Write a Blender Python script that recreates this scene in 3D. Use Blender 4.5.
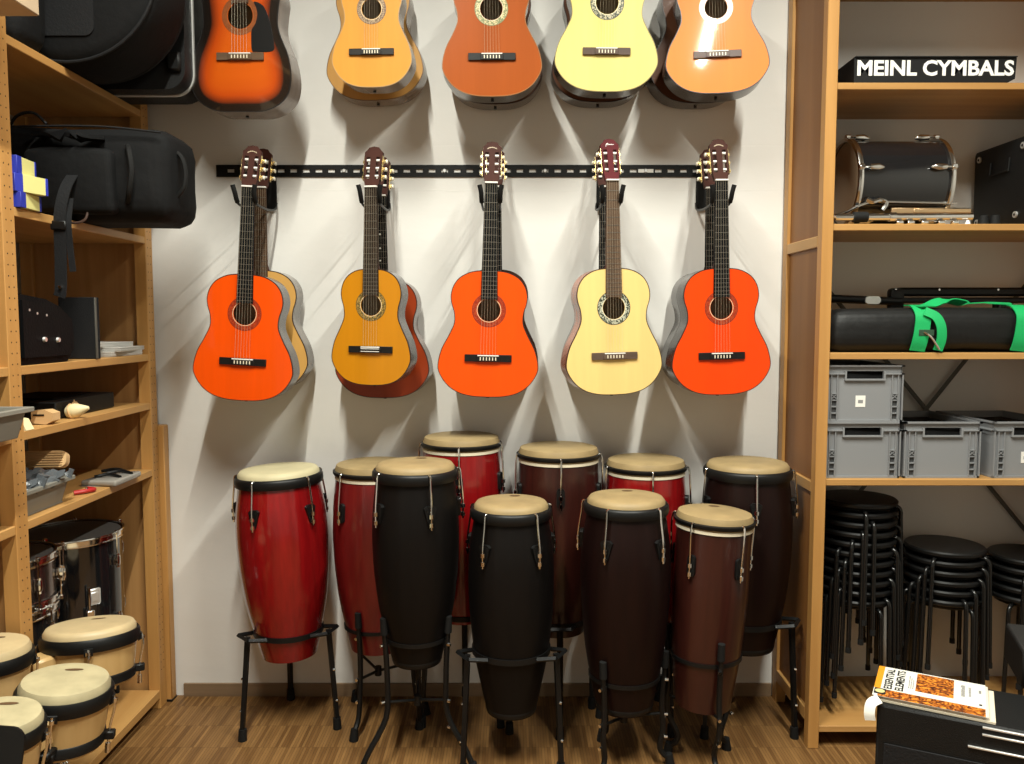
import bpy, bmesh, math, random
from mathutils import Matrix, Vector, Euler
random.seed(7)
PI = math.pi
scene = bpy.context.scene
C = scene.collection
for o in list(bpy.data.objects): bpy.data.objects.remove(o)

# ------------------------------------------------------------------ camera
cam_d = bpy.data.cameras.new('camera'); cam = bpy.data.objects.new('camera', cam_d); C.objects.link(cam)
cam_d.sensor_fit = 'HORIZONTAL'; cam_d.sensor_width = 36.0; cam_d.lens = 820.0 / 1024.0 * 36.0
cam_d.clip_start = 0.02
cam.location = (0, 0, 1.6); cam.rotation_euler = (math.radians(90 - 4.3), 0, 0)
scene.camera = cam

# ------------------------------------------------------------------ world, exposure
w = bpy.data.worlds.new('world'); scene.world = w; w.use_nodes = True
w.node_tree.nodes['Background'].inputs[0].default_value = (1.0, 0.93, 0.84, 1)
w.node_tree.nodes['Background'].inputs[1].default_value = 0.02
scene.view_settings.view_transform = 'Standard'; scene.view_settings.look = 'None'
scene.view_settings.exposure = 0.0; scene.view_settings.gamma = 1.0
scene.view_settings.use_curve_mapping = False
LAMP_W = 110.0            # watts of each ceiling tube
LAMP_COL = (0.985, 0.99, 0.885)
# ceiling tubes run along Y, in two rows: (x, y centre)
LAMPS = [(-0.55, 1.25), (1.02, 1.25)]
LAMP_SPREAD = 148.0; LAMP_LEN = 1.6; LAMP_Z = 3.88

# ------------------------------------------------------------------ materials
def _new(name):
    m = bpy.data.materials.new(name); m.use_nodes = True
    nt = m.node_tree; return m, nt, nt.nodes['Principled BSDF']
def mat(name, col, rough=0.5, metal=0.0, coat=0.0, bump=0.0, bscale=60.0, var=0.0, vscale=8.0, spec=0.5, emit=None):
    m, nt, b = _new(name)
    b.inputs['Base Color'].default_value = (*col, 1); b.inputs['Roughness'].default_value = rough
    b.inputs['Metallic'].default_value = metal; b.inputs['Coat Weight'].default_value = coat
    b.inputs['Coat Roughness'].default_value = 0.06; b.inputs['Specular IOR Level'].default_value = spec
    if emit: b.inputs['Emission Color'].default_value = (*emit[0], 1); b.inputs['Emission Strength'].default_value = emit[1]
    if bump or var:
        tc = nt.nodes.new('ShaderNodeTexCoord')
    if var:
        n = nt.nodes.new('ShaderNodeTexNoise'); n.inputs['Scale'].default_value = vscale; n.inputs['Detail'].default_value = 4
        nt.links.new(tc.outputs['Object'], n.inputs['Vector'])
        r = nt.nodes.new('ShaderNodeValToRGB')
        r.color_ramp.elements[0].position = 0.3; r.color_ramp.elements[1].position = 0.7
        r.color_ramp.elements[0].color = (*[c * (1 - var) for c in col], 1)
        r.color_ramp.elements[1].color = (*[min(1, c * (1 + var)) for c in col], 1)
        nt.links.new(n.outputs['Fac'], r.inputs['Fac']); nt.links.new(r.outputs['Color'], b.inputs['Base Color'])
    if bump:
        n = nt.nodes.new('ShaderNodeTexNoise'); n.inputs['Scale'].default_value = bscale; n.inputs['Detail'].default_value = 3
        nt.links.new(tc.outputs['Object'], n.inputs['Vector'])
        bp = nt.nodes.new('ShaderNodeBump'); bp.inputs['Strength'].default_value = bump; bp.inputs['Distance'].default_value = 0.004
        nt.links.new(n.outputs['Fac'], bp.inputs['Height']); nt.links.new(bp.outputs['Normal'], b.inputs['Normal'])
    return m
def wood(name, c1, c2, axis='Z', fine=1.0, rough=0.45, coat=0.0, ring=0.35, spec=0.4):
    """grain stretched along one object axis; c1 light, c2 dark"""
    m, nt, b = _new(name)
    tc = nt.nodes.new('ShaderNodeTexCoord'); mp = nt.nodes.new('ShaderNodeMapping')
    s = {'X': (1.2, 22, 22), 'Y': (22, 1.2, 22), 'Z': (22, 22, 1.2)}[axis]
    mp.inputs['Scale'].default_value = [k * fine for k in s]
    nt.links.new(tc.outputs['Object'], mp.inputs['Vector'])
    n = nt.nodes.new('ShaderNodeTexNoise'); n.inputs['Scale'].default_value = 1.0; n.inputs['Detail'].default_value = 6; n.inputs['Distortion'].default_value = ring
    nt.links.new(mp.outputs['Vector'], n.inputs['Vector'])
    mp2 = nt.nodes.new('ShaderNodeMapping'); mp2.inputs['Scale'].default_value = [k * fine * 0.22 for k in s]
    nt.links.new(tc.outputs['Object'], mp2.inputs['Vector'])
    n2 = nt.nodes.new('ShaderNodeTexNoise'); n2.inputs['Scale'].default_value = 1.0; n2.inputs['Detail'].default_value = 2; n2.inputs['Distortion'].default_value = 1.2
    nt.links.new(mp2.outputs['Vector'], n2.inputs['Vector'])
    mx = nt.nodes.new('ShaderNodeMath'); mx.operation = 'ADD'
    nt.links.new(n.outputs['Fac'], mx.inputs[0]); nt.links.new(n2.outputs['Fac'], mx.inputs[1])
    r = nt.nodes.new('ShaderNodeValToRGB')
    r.color_ramp.elements[0].position = 0.38; r.color_ramp.elements[1].position = 0.62
    dv = nt.nodes.new('ShaderNodeMath'); dv.operation = 'MULTIPLY'; dv.inputs[1].default_value = 0.5
    nt.links.new(mx.outputs[0], dv.inputs[0]); nt.links.new(dv.outputs[0], r.inputs['Fac'])
    r.color_ramp.elements[0].color = (*c2, 1); r.color_ramp.elements[1].color = (*c1, 1)
    nt.links.new(r.outputs['Color'], b.inputs['Base Color'])
    b.inputs['Roughness'].default_value = rough; b.inputs['Coat Weight'].default_value = coat; b.inputs['Coat Roughness'].default_value = 0.05; b.inputs['Specular IOR Level'].default_value = spec
    bp = nt.nodes.new('ShaderNodeBump'); bp.inputs['Strength'].default_value = 0.06; bp.inputs['Distance'].default_value = 0.002
    nt.links.new(n.outputs['Fac'], bp.inputs['Height']); nt.links.new(bp.outputs['Normal'], b.inputs['Normal'])
    return m
def wall_mat(name, col, seams=()):
    m, nt, b = _new(name); b.inputs['Roughness'].default_value = 0.62
    g = nt.nodes.new('ShaderNodeNewGeometry')
    n = nt.nodes.new('ShaderNodeTexNoise'); n.inputs['Scale'].default_value = 2.2; n.inputs['Detail'].default_value = 5
    nt.links.new(g.outputs['Position'], n.inputs['Vector'])
    r = nt.nodes.new('ShaderNodeValToRGB'); r.color_ramp.elements[0].position = .3; r.color_ramp.elements[1].position = .7
    r.color_ramp.elements[0].color = (*[c * .95 for c in col], 1); r.color_ramp.elements[1].color = (*col, 1)
    nt.links.new(n.outputs['Fac'], r.inputs['Fac']); nt.links.new(r.outputs['Color'], b.inputs['Base Color'])
    mp = nt.nodes.new('ShaderNodeMapping'); mp.inputs['Scale'].default_value = (6, 6, 14)
    nt.links.new(g.outputs['Position'], mp.inputs['Vector'])
    n2 = nt.nodes.new('ShaderNodeTexNoise'); n2.inputs['Scale'].default_value = 1.0; n2.inputs['Detail'].default_value = 5
    nt.links.new(mp.outputs['Vector'], n2.inputs['Vector'])
    h = n2.outputs['Fac']
    sp = nt.nodes.new('ShaderNodeSeparateXYZ'); nt.links.new(g.outputs['Position'], sp.inputs[0])
    wob = nt.nodes.new('ShaderNodeTexNoise'); wob.inputs['Scale'].default_value = 9; nt.links.new(g.outputs['Position'], wob.inputs['Vector'])
    wm = nt.nodes.new('ShaderNodeMath'); wm.operation = 'MULTIPLY_ADD'; wm.inputs[1].default_value = 0.018
    nt.links.new(wob.outputs['Fac'], wm.inputs[0]); nt.links.new(sp.outputs['Z'], wm.inputs[2])
    for z, wd, dp in seams:      # plaster ridges left by the formwork
        c = nt.nodes.new('ShaderNodeMath'); c.operation = 'COMPARE'; c.inputs[1].default_value = z + 0.009; c.inputs[2].default_value = wd
        nt.links.new(wm.outputs[0], c.inputs[0])
        a = nt.nodes.new('ShaderNodeMath'); a.operation = 'MULTIPLY_ADD'; a.inputs[1].default_value = dp
        nt.links.new(c.outputs[0], a.inputs[0]); nt.links.new(h, a.inputs[2]); h = a.outputs[0]
    bp = nt.nodes.new('ShaderNodeBump'); bp.inputs['Strength'].default_value = 0.25; bp.inputs['Distance'].default_value = 0.006
    nt.links.new(h, bp.inputs['Height']); nt.links.new(bp.outputs['Normal'], b.inputs['Normal'])
    return m
def parquet():
    m, nt, b = _new('strip_parquet')
    g = nt.nodes.new('ShaderNodeNewGeometry'); mp = nt.nodes.new('ShaderNodeMapping')
    mp.inputs['Rotation'].default_value = (0, 0, PI / 2)
    nt.links.new(g.outputs['Position'], mp.inputs['Vector'])
    br = nt.nodes.new('ShaderNodeTexBrick'); br.offset = 0.0; br.squash = 1.0
    br.inputs['Scale'].default_value = 1.0; br.inputs['Brick Width'].default_value = 0.165; br.inputs['Row Height'].default_value = 0.011
    br.inputs['Mortar Size'].default_value = 0.0006; br.inputs['Bias'].default_value = 0.0
    br.inputs['Color1'].default_value = (0.285, 0.148, 0.050, 1); br.inputs['Color2'].default_value = (0.155, 0.072, 0.022, 1)
    br.inputs['Mortar'].default_value = (0.07, 0.038, 0.016, 1)
    nt.links.new(mp.outputs['Vector'], br.inputs['Vector'])
    n = nt.nodes.new('ShaderNodeTexNoise'); n.inputs['Scale'].default_value = 1.0; n.inputs['Detail'].default_value = 5
    mp2 = nt.nodes.new('ShaderNodeMapping'); mp2.inputs['Scale'].default_value = (40, 5, 1)
    nt.links.new(g.outputs['Position'], mp2.inputs['Vector']); nt.links.new(mp2.outputs['Vector'], n.inputs['Vector'])
    mx = nt.nodes.new('ShaderNodeMix'); mx.data_type = 'RGBA'; mx.blend_type = 'MULTIPLY'; mx.inputs[0].default_value = 0.55
    r = nt.nodes.new('ShaderNodeValToRGB'); r.color_ramp.elements[0].position = .25; r.color_ramp.elements[1].position = .7
    r.color_ramp.elements[0].color = (.45, .42, .38, 1); r.color_ramp.elements[1].color = (1, 1, 1, 1)
    nt.links.new(n.outputs['Fac'], r.inputs['Fac'])
    nt.links.new(br.outputs['Color'], mx.inputs[6]); nt.links.new(r.outputs['Color'], mx.inputs[7])
    nt.links.new(mx.outputs[2], b.inputs['Base Color']); b.inputs['Roughness'].default_value = 0.5; b.inputs['Specular IOR Level'].default_value = 0.3
    return m

WALL = (0.80, 0.775, 0.735)
M = {
    'wall': wall_mat('white_painted_plaster', WALL, ((2.31, .0035, -1.6), (2.13, .003, .9), (2.22, .09, .15))),
    'wall2': wall_mat('white_side_wall', WALL), 'wall3': wall_mat('grey_rear_wall', (.38, .37, .34)),
    'ceiling': mat('ceiling_grey', (.35, .34, .32), .8),
    'floor': parquet(),
    'base': wood('baseboard_oak', (.30, .20, .12), (.20, .13, .075), 'X'),
    'pineX': wood('pine_along_x', (.54, .30, .102), (.42, .212, .063), 'X'),
    'pineY': wood('pine_along_y', (.54, .30, .102), (.42, .212, .063), 'Y'),
    'pineZ': wood('pine_along_z', (.54, .285, .088), (.43, .212, .060), 'Z'),
    'panel': wood('veneer_panel', (.44, .235, .085), (.31, .150, .050), 'Z', .6, ring=1.5),
    'panelR': wood('veneer_panel_smooth', (.30, .130, .038), (.22, .088, .023), 'Z', .5, spec=.2),
    'black': mat('black_plastic', (.005, .005, .005), .45, spec=.3),
    'blackmetal': mat('black_powder_coat', (.005, .005, .005), .42, spec=.3),
    'fabric': mat('black_nylon', (.0050, .0050, .0054), .8, bump=.5, bscale=35, spec=.2),
    'fabric2': mat('black_webbing', (.010, .010, .011), .7, bump=.3, bscale=150, spec=.25),
    'leather': mat('black_leather', (.0032, .0032, .0036), .6, bump=.3, bscale=120, spec=.12),
    'tolex': mat('black_vinyl', (.0045, .0045, .0045), .55, bump=.4, bscale=300, spec=.3),
    'chrome': mat('chrome', (.80, .79, .77), .12, 1.0),
    'steel': mat('aluminium', (.80, .79, .77), .42, .75),
    'brace': mat('grey_steel_brace', (.10, .095, .08), .6, .2),
    'gold': mat('brass_tuners', (.80, .62, .30), .25, 1.0),
    'white': mat('white_plastic', (.85, .83, .78), .4),
    'cream': mat('cream_plastic', (.80, .72, .55), .4),
    'rubber': mat('rubber', (.007, .007, .007), .7, spec=.25),
}

# ------------------------------------------------------------------ mesh builder
class MB:
    def __init__(s): s.v = []; s.f = []; s.m = []; s.cur = 0; s.xf = None
    def add(s, vs, fs):
        n = len(s.v)
        for p in vs:
            p = Vector(p)
            s.v.append(s.xf @ p if s.xf else p)
        for f in fs: s.f.append([i + n for i in f]); s.m.append(s.cur)
        return s
    def box(s, c, d, bev=0.0, rot=None, seg=1):
        x, y, z = d[0] / 2, d[1] / 2, d[2] / 2
        if bev <= 0:
            vs = [Vector((i * x, j * y, k * z)) for i in (-1, 1) for j in (-1, 1) for k in (-1, 1)]
            fs = [(0, 1, 3, 2), (4, 6, 7, 5), (0, 4, 5, 1), (2, 3, 7, 6), (0, 2, 6, 4), (1, 5, 7, 3)]
        else:
            bm = bmesh.new(); bmesh.ops.create_cube(bm, size=1)
            for q in bm.verts: q.co = Vector((q.co.x * d[0], q.co.y * d[1], q.co.z * d[2]))
            bmesh.ops.bevel(bm, geom=bm.edges[:], offset=bev, segments=seg, profile=0.5, affect='EDGES')
            bm.verts.index_update(); vs = [q.co.copy() for q in bm.verts]; fs = [[q.index for q in f.verts] for f in bm.faces]; bm.free()
        R = rot.to_matrix() if rot else None
        return s.add([Vector(c) + (R @ q if R else q) for q in vs], fs)
    def span(s, a, b, bev=0.0):
        return s.box([(p + q) / 2 for p, q in zip(a, b)], [abs(q - p) for p, q in zip(a, b)], bev)
    def cyl(s, p0, p1, r0, r1=None, n=14, cap=True):
        return s.tube([p0, p1], [r0, r0 if r1 is None else r1], n, cap)
    def tube(s, path, r, n=8, cap=True, closed=False, flat=1.0):
        P = [Vector(p) for p in path]; k = len(P)
        rs = r if isinstance(r, (list, tuple)) else [r] * k
        T = []
        for i in range(k):
            a = P[(i - 1) % k] if (closed or i > 0) else P[i]; b = P[(i + 1) % k] if (closed or i < k - 1) else P[i]
            T.append((b - a).normalized())
        up = Vector((0, 0, 1)) if abs(T[0].z) < .9 else Vector((1, 0, 0))
        N = T[0].cross(up).normalized(); vs = []
        for i in range(k):
            N = (N - T[i] * N.dot(T[i])).normalized(); B = T[i].cross(N)
            for j in range(n):
                a = 2 * PI * j / n
                vs.append(P[i] + rs[i] * (math.cos(a) * N + flat * math.sin(a) * B))
        fs = []
        for i in range(k if closed else k - 1):
            i2 = (i + 1) % k
            for j in range(n):
                fs.append((i * n + j, i2 * n + j, i2 * n + (j + 1) % n, i * n + (j + 1) % n))
        if cap and not closed:
            fs.append(tuple(range(n))[::-1]); fs.append(tuple((k - 1) * n + j for j in range(n)))
        return s.add(vs, [f[::-1] for f in fs])
    def lathe(s, prof, n=32, c=(0, 0, 0), cap0=False, cap1=False, closed=False):
        vs = [(c[0] + r * math.cos(2 * PI * j / n), c[1] + r * math.sin(2 * PI * j / n), c[2] + z) for r, z in prof for j in range(n)]
        fs = []; k = len(prof)
        for i in range(k if closed else k - 1):
            i2 = (i + 1) % k
            for j in range(n): fs.append((i * n + j, i * n + (j + 1) % n, i2 * n + (j + 1) % n, i2 * n + j))
        if cap0: fs.append(tuple(range(n))[::-1])
        if cap1: fs.append(tuple((k - 1) * n + j for j in range(n)))
        return s.add(vs, fs)
    def torus(s, R, r, c=(0, 0, 0), n=32, m=8, flat=1.0):
        return s.lathe([(R + r * math.cos(2 * PI * i / m), flat * r * math.sin(2 * PI * i / m)) for i in range(m)], n, c, closed=True)
    def prism(s, pts, y0, y1):
        """outline in (x, z), extruded along y; front is y0 (lower y)"""
        k = len(pts)
        vs = [(x, y0, z) for x, z in pts] + [(x, y1, z) for x, z in pts]
        fs = [tuple(range(k)), tuple(range(2 * k - 1, k - 1, -1))] + [(i, i + k, (i + 1) % k + k, (i + 1) % k) for i in range(k)]
        return s.add(vs, fs)
    def build(s, name, mats, parent=None, smooth=40, loc=None):
        me = bpy.data.meshes.new(name); me.from_pydata([tuple(p) for p in s.v], [], s.f)
        bm = bmesh.new(); bm.from_mesh(me); bmesh.ops.recalc_face_normals(bm, faces=bm.faces[:]); bm.to_mesh(me); bm.free()
        for m_ in (mats if isinstance(mats, (list, tuple)) else [mats]): me.materials.append(m_)
        me.polygons.foreach_set('material_index', s.m)
        if smooth:
            me.polygons.foreach_set('use_smooth', [True] * len(me.polygons)); me.set_sharp_from_angle(angle=math.radians(smooth))
        me.update()
        return link(name, me, parent, loc)
def link(name, me, parent=None, loc=None):
    o = bpy.data.objects.new(name, me); C.objects.link(o)
    if parent: o.parent = parent
    if loc: o.location = loc
    return o
def tag(o, label, cat, group=None, kind=None):
    o['label'] = label; o['category'] = cat
    if group: o['group'] = group
    if kind: o['kind'] = kind
    return o
def thing(name, label, cat, loc=(0, 0, 0), rot=(0, 0, 0), group=None):
    o = bpy.data.objects.new(name, None); C.objects.link(o)
    o.empty_display_size = .05; o.location = loc; o.rotation_euler = rot
    return tag(o, label, cat, group)
def struct(o): o['kind'] = 'structure'; return o
def rounded(x0, z0, x1, z1, r, n=5):
    pts = []
    for cx, cz, a0 in ((x1 - r, z0 + r, -90), (x1 - r, z1 - r, 0), (x0 + r, z1 - r, 90), (x0 + r, z0 + r, 180)):
        for i in range(n + 1):
            a = math.radians(a0 + 90 * i / n); pts.append((cx + r * math.cos(a), cz + r * math.sin(a)))
    return pts
def catmull(P, closed=False, sub=6):
    P = [Vector(p) for p in P]; k = len(P); out = []
    for i in range(k if closed else k - 1):
        p0 = P[i - 1] if (closed or i > 0) else P[0] * 2 - P[1]
        p1 = P[i]; p2 = P[(i + 1) % k]
        p3 = P[(i + 2) % k] if (closed or i < k - 2) else P[-1] * 2 - P[-2]
        for j in range(sub):
            t = j / sub
            out.append(.5 * ((2 * p1) + (p2 - p0) * t + (2 * p0 - 5 * p1 + 4 * p2 - p3) * t * t + (3 * p1 - p0 - 3 * p2 + p3) * t ** 3))
    if not closed: out.append(P[-1])
    return out
def text_mesh(name, body, width, height, bold=0.0, shear=0.0, extrude=0.0005):
    """flat lettering in the local XZ plane facing -Y, lower left at the origin, fitted to width x height"""
    cu = bpy.data.curves.new(name, 'FONT'); cu.body = body; cu.size = 1.0; cu.offset = bold; cu.shear = shear; cu.resolution_u = 3
    ob = bpy.data.objects.new(name, cu); C.objects.link(ob); bpy.context.view_layer.update()
    me = bpy.data.meshes.new_from_object(ob.evaluated_get(bpy.context.evaluated_depsgraph_get()))
    bpy.data.objects.remove(ob)
    xs = [q.co.x for q in me.vertices]; ys = [q.co.y for q in me.vertices]
    x0, x1, y0, y1 = min(xs), max(xs), min(ys), max(ys)
    for q in me.vertices:
        q.co = Vector(((q.co.x - x0) / (x1 - x0) * width, 0.0, (q.co.y - y0) / (y1 - y0) * height))
    me.materials.clear(); return me

# ------------------------------------------------------------------ room
RX0, RX1, RY0, RY1, RZ = -2.02, 2.45, -1.6, 3.4, 3.98
def slab(name, a, b, m): return struct(MB().span(a, b).build(name, m, smooth=0))
slab('floor', (RX0 - .1, RY0 - .1, -.1), (RX1 + .1, RY1 + .1, 0), M['floor'])
slab('ceiling', (RX0 - .1, RY0 - .1, RZ), (RX1 + .1, RY1 + .1, RZ + .1), M['ceiling'])
slab('wall_back', (RX0 - .1, RY1, 0), (RX1 + .1, RY1 + .1, RZ), M['wall'])
slab('wall_left', (RX0 - .1, RY0, 0), (RX0, RY1, RZ), M['wall2'])
slab('wall_right', (RX1, RY0, 0), (RX1 + .1, RY1, RZ), M['wall3'])
slab('wall_front', (RX0 - .1, RY0 - .1, 0), (RX1 + .1, RY0, RZ), M['wall3'])
slab('baseboard_back', (-1.40, RY1 - .012, 0), (1.105, RY1, .055), M['base'])

def ceiling_lamp(x, y, label):
    t = thing('ceiling_light', label, 'lamp', (x, y, LAMP_Z), group='fluorescent ceiling lights')
    MB().box((0, 0, .06), (.12, LAMP_LEN + .06, .08), .01).build('housing', M['white'], t)
    for q in (-1, 1): MB().box((0, q * (LAMP_LEN / 2 + .012), 0), (.05, .02, .06), .004).build('end_cap', M['white'], t)
    MB().cyl((0, -LAMP_LEN / 2, 0), (0, LAMP_LEN / 2, 0), .013, n=10).build('tube', M['tube'], t)
    ld = bpy.data.lights.new('tube_light', 'AREA'); ld.shape = 'RECTANGLE'; ld.size = .045; ld.size_y = LAMP_LEN
    ld.energy = LAMP_W; ld.color = LAMP_COL; ld.spread = math.radians(LAMP_SPREAD)
    lo = bpy.data.objects.new('tube_light', ld); C.objects.link(lo); lo.parent = t; lo.location = (0, 0, -.02)
M['tube'] = mat('tube_glass', (.9, .9, .9), .3, emit=(LAMP_COL, 4.0))
for i, (x, y) in enumerate(LAMPS):
    ceiling_lamp(x, y, 'fluorescent tube light on the ceiling, %s row, %s' % ('left' if x < 0 else 'right', 'over the guitar wall' if y > 1 else 'behind the photographer'))

# ------------------------------------------------------------------ shelving unit on the left wall
LX, LB = -1.45, -1.95              # front plane, back plane
SH = [.08, 1.0, 1.27, 1.465, 1.93, 2.42]
t = thing('shelving_unit', 'long pine shelving unit with open bays along the left wall', 'shelving', (LX - .25, 2.4, 0))
def part(name, a, b, m, par, bev=.002):
    pl = par.location
    return MB().span([p - q for p, q in zip(a, pl)], [p - q for p, q in zip(b, pl)], bev).build(name, m, par, smooth=30)
for y0, y1 in ((1.36, 1.42), (2.36, 2.42), (3.275, 3.335)):
    part('post', (LX - .047, y0, 0), (LX, y1, 3.1), M['pineZ'], t)
    part('post', (LB, y0, 0), (LB + .047, y1, 3.1), M['pineZ'], t)
    part('end_panel', (LB + .047, y0 + .018, .03), (LX - .047, y1 - .018, 3.1), M['panel'], t, 0)
for y0 in (1.36, 2.36, 3.275):
    ph = MB()
    for q in range(86):
        for dy in (.018, .042): ph.cyl((LX + .0003 - t.location.x, y0 + dy - t.location.y, .16 + q * .032), (LX - .004 - t.location.x, y0 + dy - t.location.y, .16 + q * .032), .0026, n=6)
    ph.build('peg_holes', M['black'], t, 0)['kind'] = 'stuff'
for z in SH + [2.98]:
    th = .027 if z > .1 else .035
    part('shelf', (LB + .01, 2.42, z - th), (LX - .002, 3.276, z), M['pineY'], t)
    part('shelf', (LB + .01, 1.42, z - th), (LX - .002, 2.36, z), M['pineY'], t)
# narrow boards standing between that unit and the wall
t = thing('timber_board', 'narrow pine board standing upright between left shelving and white wall', 'board', (-1.450, 3.3615, 0))
MB().box((0, 0, .585), (.042, .046, 1.17), .003).build('board', M['pineZ'], t)
MB().box((0, 0, .006), (.044, .048, .012), .002).build('foot_cap', M['black'], t)

# ------------------------------------------------------------------ shelving unit on the right
UX, UX1, UF, UB = 1.108, 2.20, 2.96, 3.385
t = thing('shelving_unit', 'pine shelving unit with framed side panel facing the guitars on the right', 'shelving', (1.65, 3.17, 0))
RU = t
for x0, x1 in ((UX, UX + .04), (UX1 - .04, UX1)):
    part('post', (x0, UF, 0), (x1, UF + .045, 3.0), M['pineZ'], t)
    part('post', (x0, UB - .05, 0), (x1, UB, 3.0), M['pineZ'], t)
    for z0, z1 in ((.09, .14), (.965, 1.005), (1.865, 1.905), (2.94, 3.0)):
        part('side_rail', (x0, UF + .045, z0), (x0 + .032, UB - .05, z1), M['pineY'], t)
    for z0, z1 in ((.14, .965), (1.005, 1.865), (1.905, 2.94)):
        part('side_panel', (x0 + .012, UF + .045, z0), (x0 + .022, UB - .05, z1), M['panelR'], t, 0)
RSH = [.085, 1.02, 1.483, 1.944, 2.437, 2.90]
for z in RSH:
    part('shelf', (UX + .04, UF + .006, z - .024), (UX1 - .04, 3.399, z), M['pineX'], t)
for a, b in (((1.16, 1.88), (2.15, .72)), ((1.20, .56), (2.12, 1.77))):
    m_ = MB(); m_.tube([(a[0] - 1.65, .203, a[1]), (b[0] - 1.65, .203, b[1])], [.0016, .0016], 8, flat=5.5)
    m_.build('cross_brace', M['brace'], t)

# ------------------------------------------------------------------ guitars
def half_outline(kind):
    if kind == 'dread':
        P = [(0, 0), (.095, .004), (.165, .045), (.189, .115), (.178, .20), (.150, .27), (.139, .315), (.142, .37), (.147, .42), (.128, .470), (.075, .492), (0, .494)]
    else:
        P = [(0, 0), (.060, .003), (.112, .0165), (.153, .044), (.182, .085), (.1895, .122), (.176, .180), (.149, .233), (.130, .278), (.131, .318), (.141, .352), (.1435, .383), (.134, .418), (.111, .448), (.074, .468), (.036, .475), (0, .476)]
    return P
def outline(kind, s, wm):
    r = catmull([(x, z, 0) for x, z in half_outline(kind)], sub=5)
    right = [(p.x * s * wm, p.y * s) for p in r]
    return right + [(-x, z) for x, z in right[-2:0:-1]]          # counter-clockwise, starts at the end block
def inset(pts, d):
    out = []; k = len(pts)
    for i in range(k):
        a = Vector(pts[i - 1]); b = Vector(pts[(i + 1) % k]); tdir = (b - a).normalized()
        n = Vector((-tdir.y, tdir.x)); out.append((pts[i][0] + n.x * d, pts[i][1] + n.y * d))
    return out
def top_mat(name, col, rough=.28, coat=.5, var=.05):
    c2 = tuple(k * (1 - var * 1.6) for k in col)
    return wood(name, col, c2, 'Z', 1.6, rough, coat, .1, spec=.2)
GM = {}
def gm(key, f):
    if key not in GM: GM[key] = f()
    return GM[key]
def sunburst_mat():
    m, nt, b = _new('sunburst_lacquer')
    a = nt.nodes.new('ShaderNodeAttribute'); a.attribute_name = 'burst'
    r = nt.nodes.new('ShaderNodeValToRGB'); e = r.color_ramp.elements
    e[0].position = .0; e[0].color = (.007, .005, .004, 1); e[1].position = 1.0; e[1].color = (.60, .098, .005, 1)
    x = e.new(.27); x.color = (.010, .006, .004, 1); x = e.new(.40); x.color = (.22, .030, .005, 1); x = e.new(.60); x.color = (.48, .060, .004, 1)
    nt.links.new(a.outputs['Fac'], r.inputs['Fac']); nt.links.new(r.outputs['Color'], b.inputs['Base Color'])
    b.inputs['Roughness'].default_value = .25; b.inputs['Coat Weight'].default_value = .8; b.inputs['Coat Roughness'].default_value = .04
    return m

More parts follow.
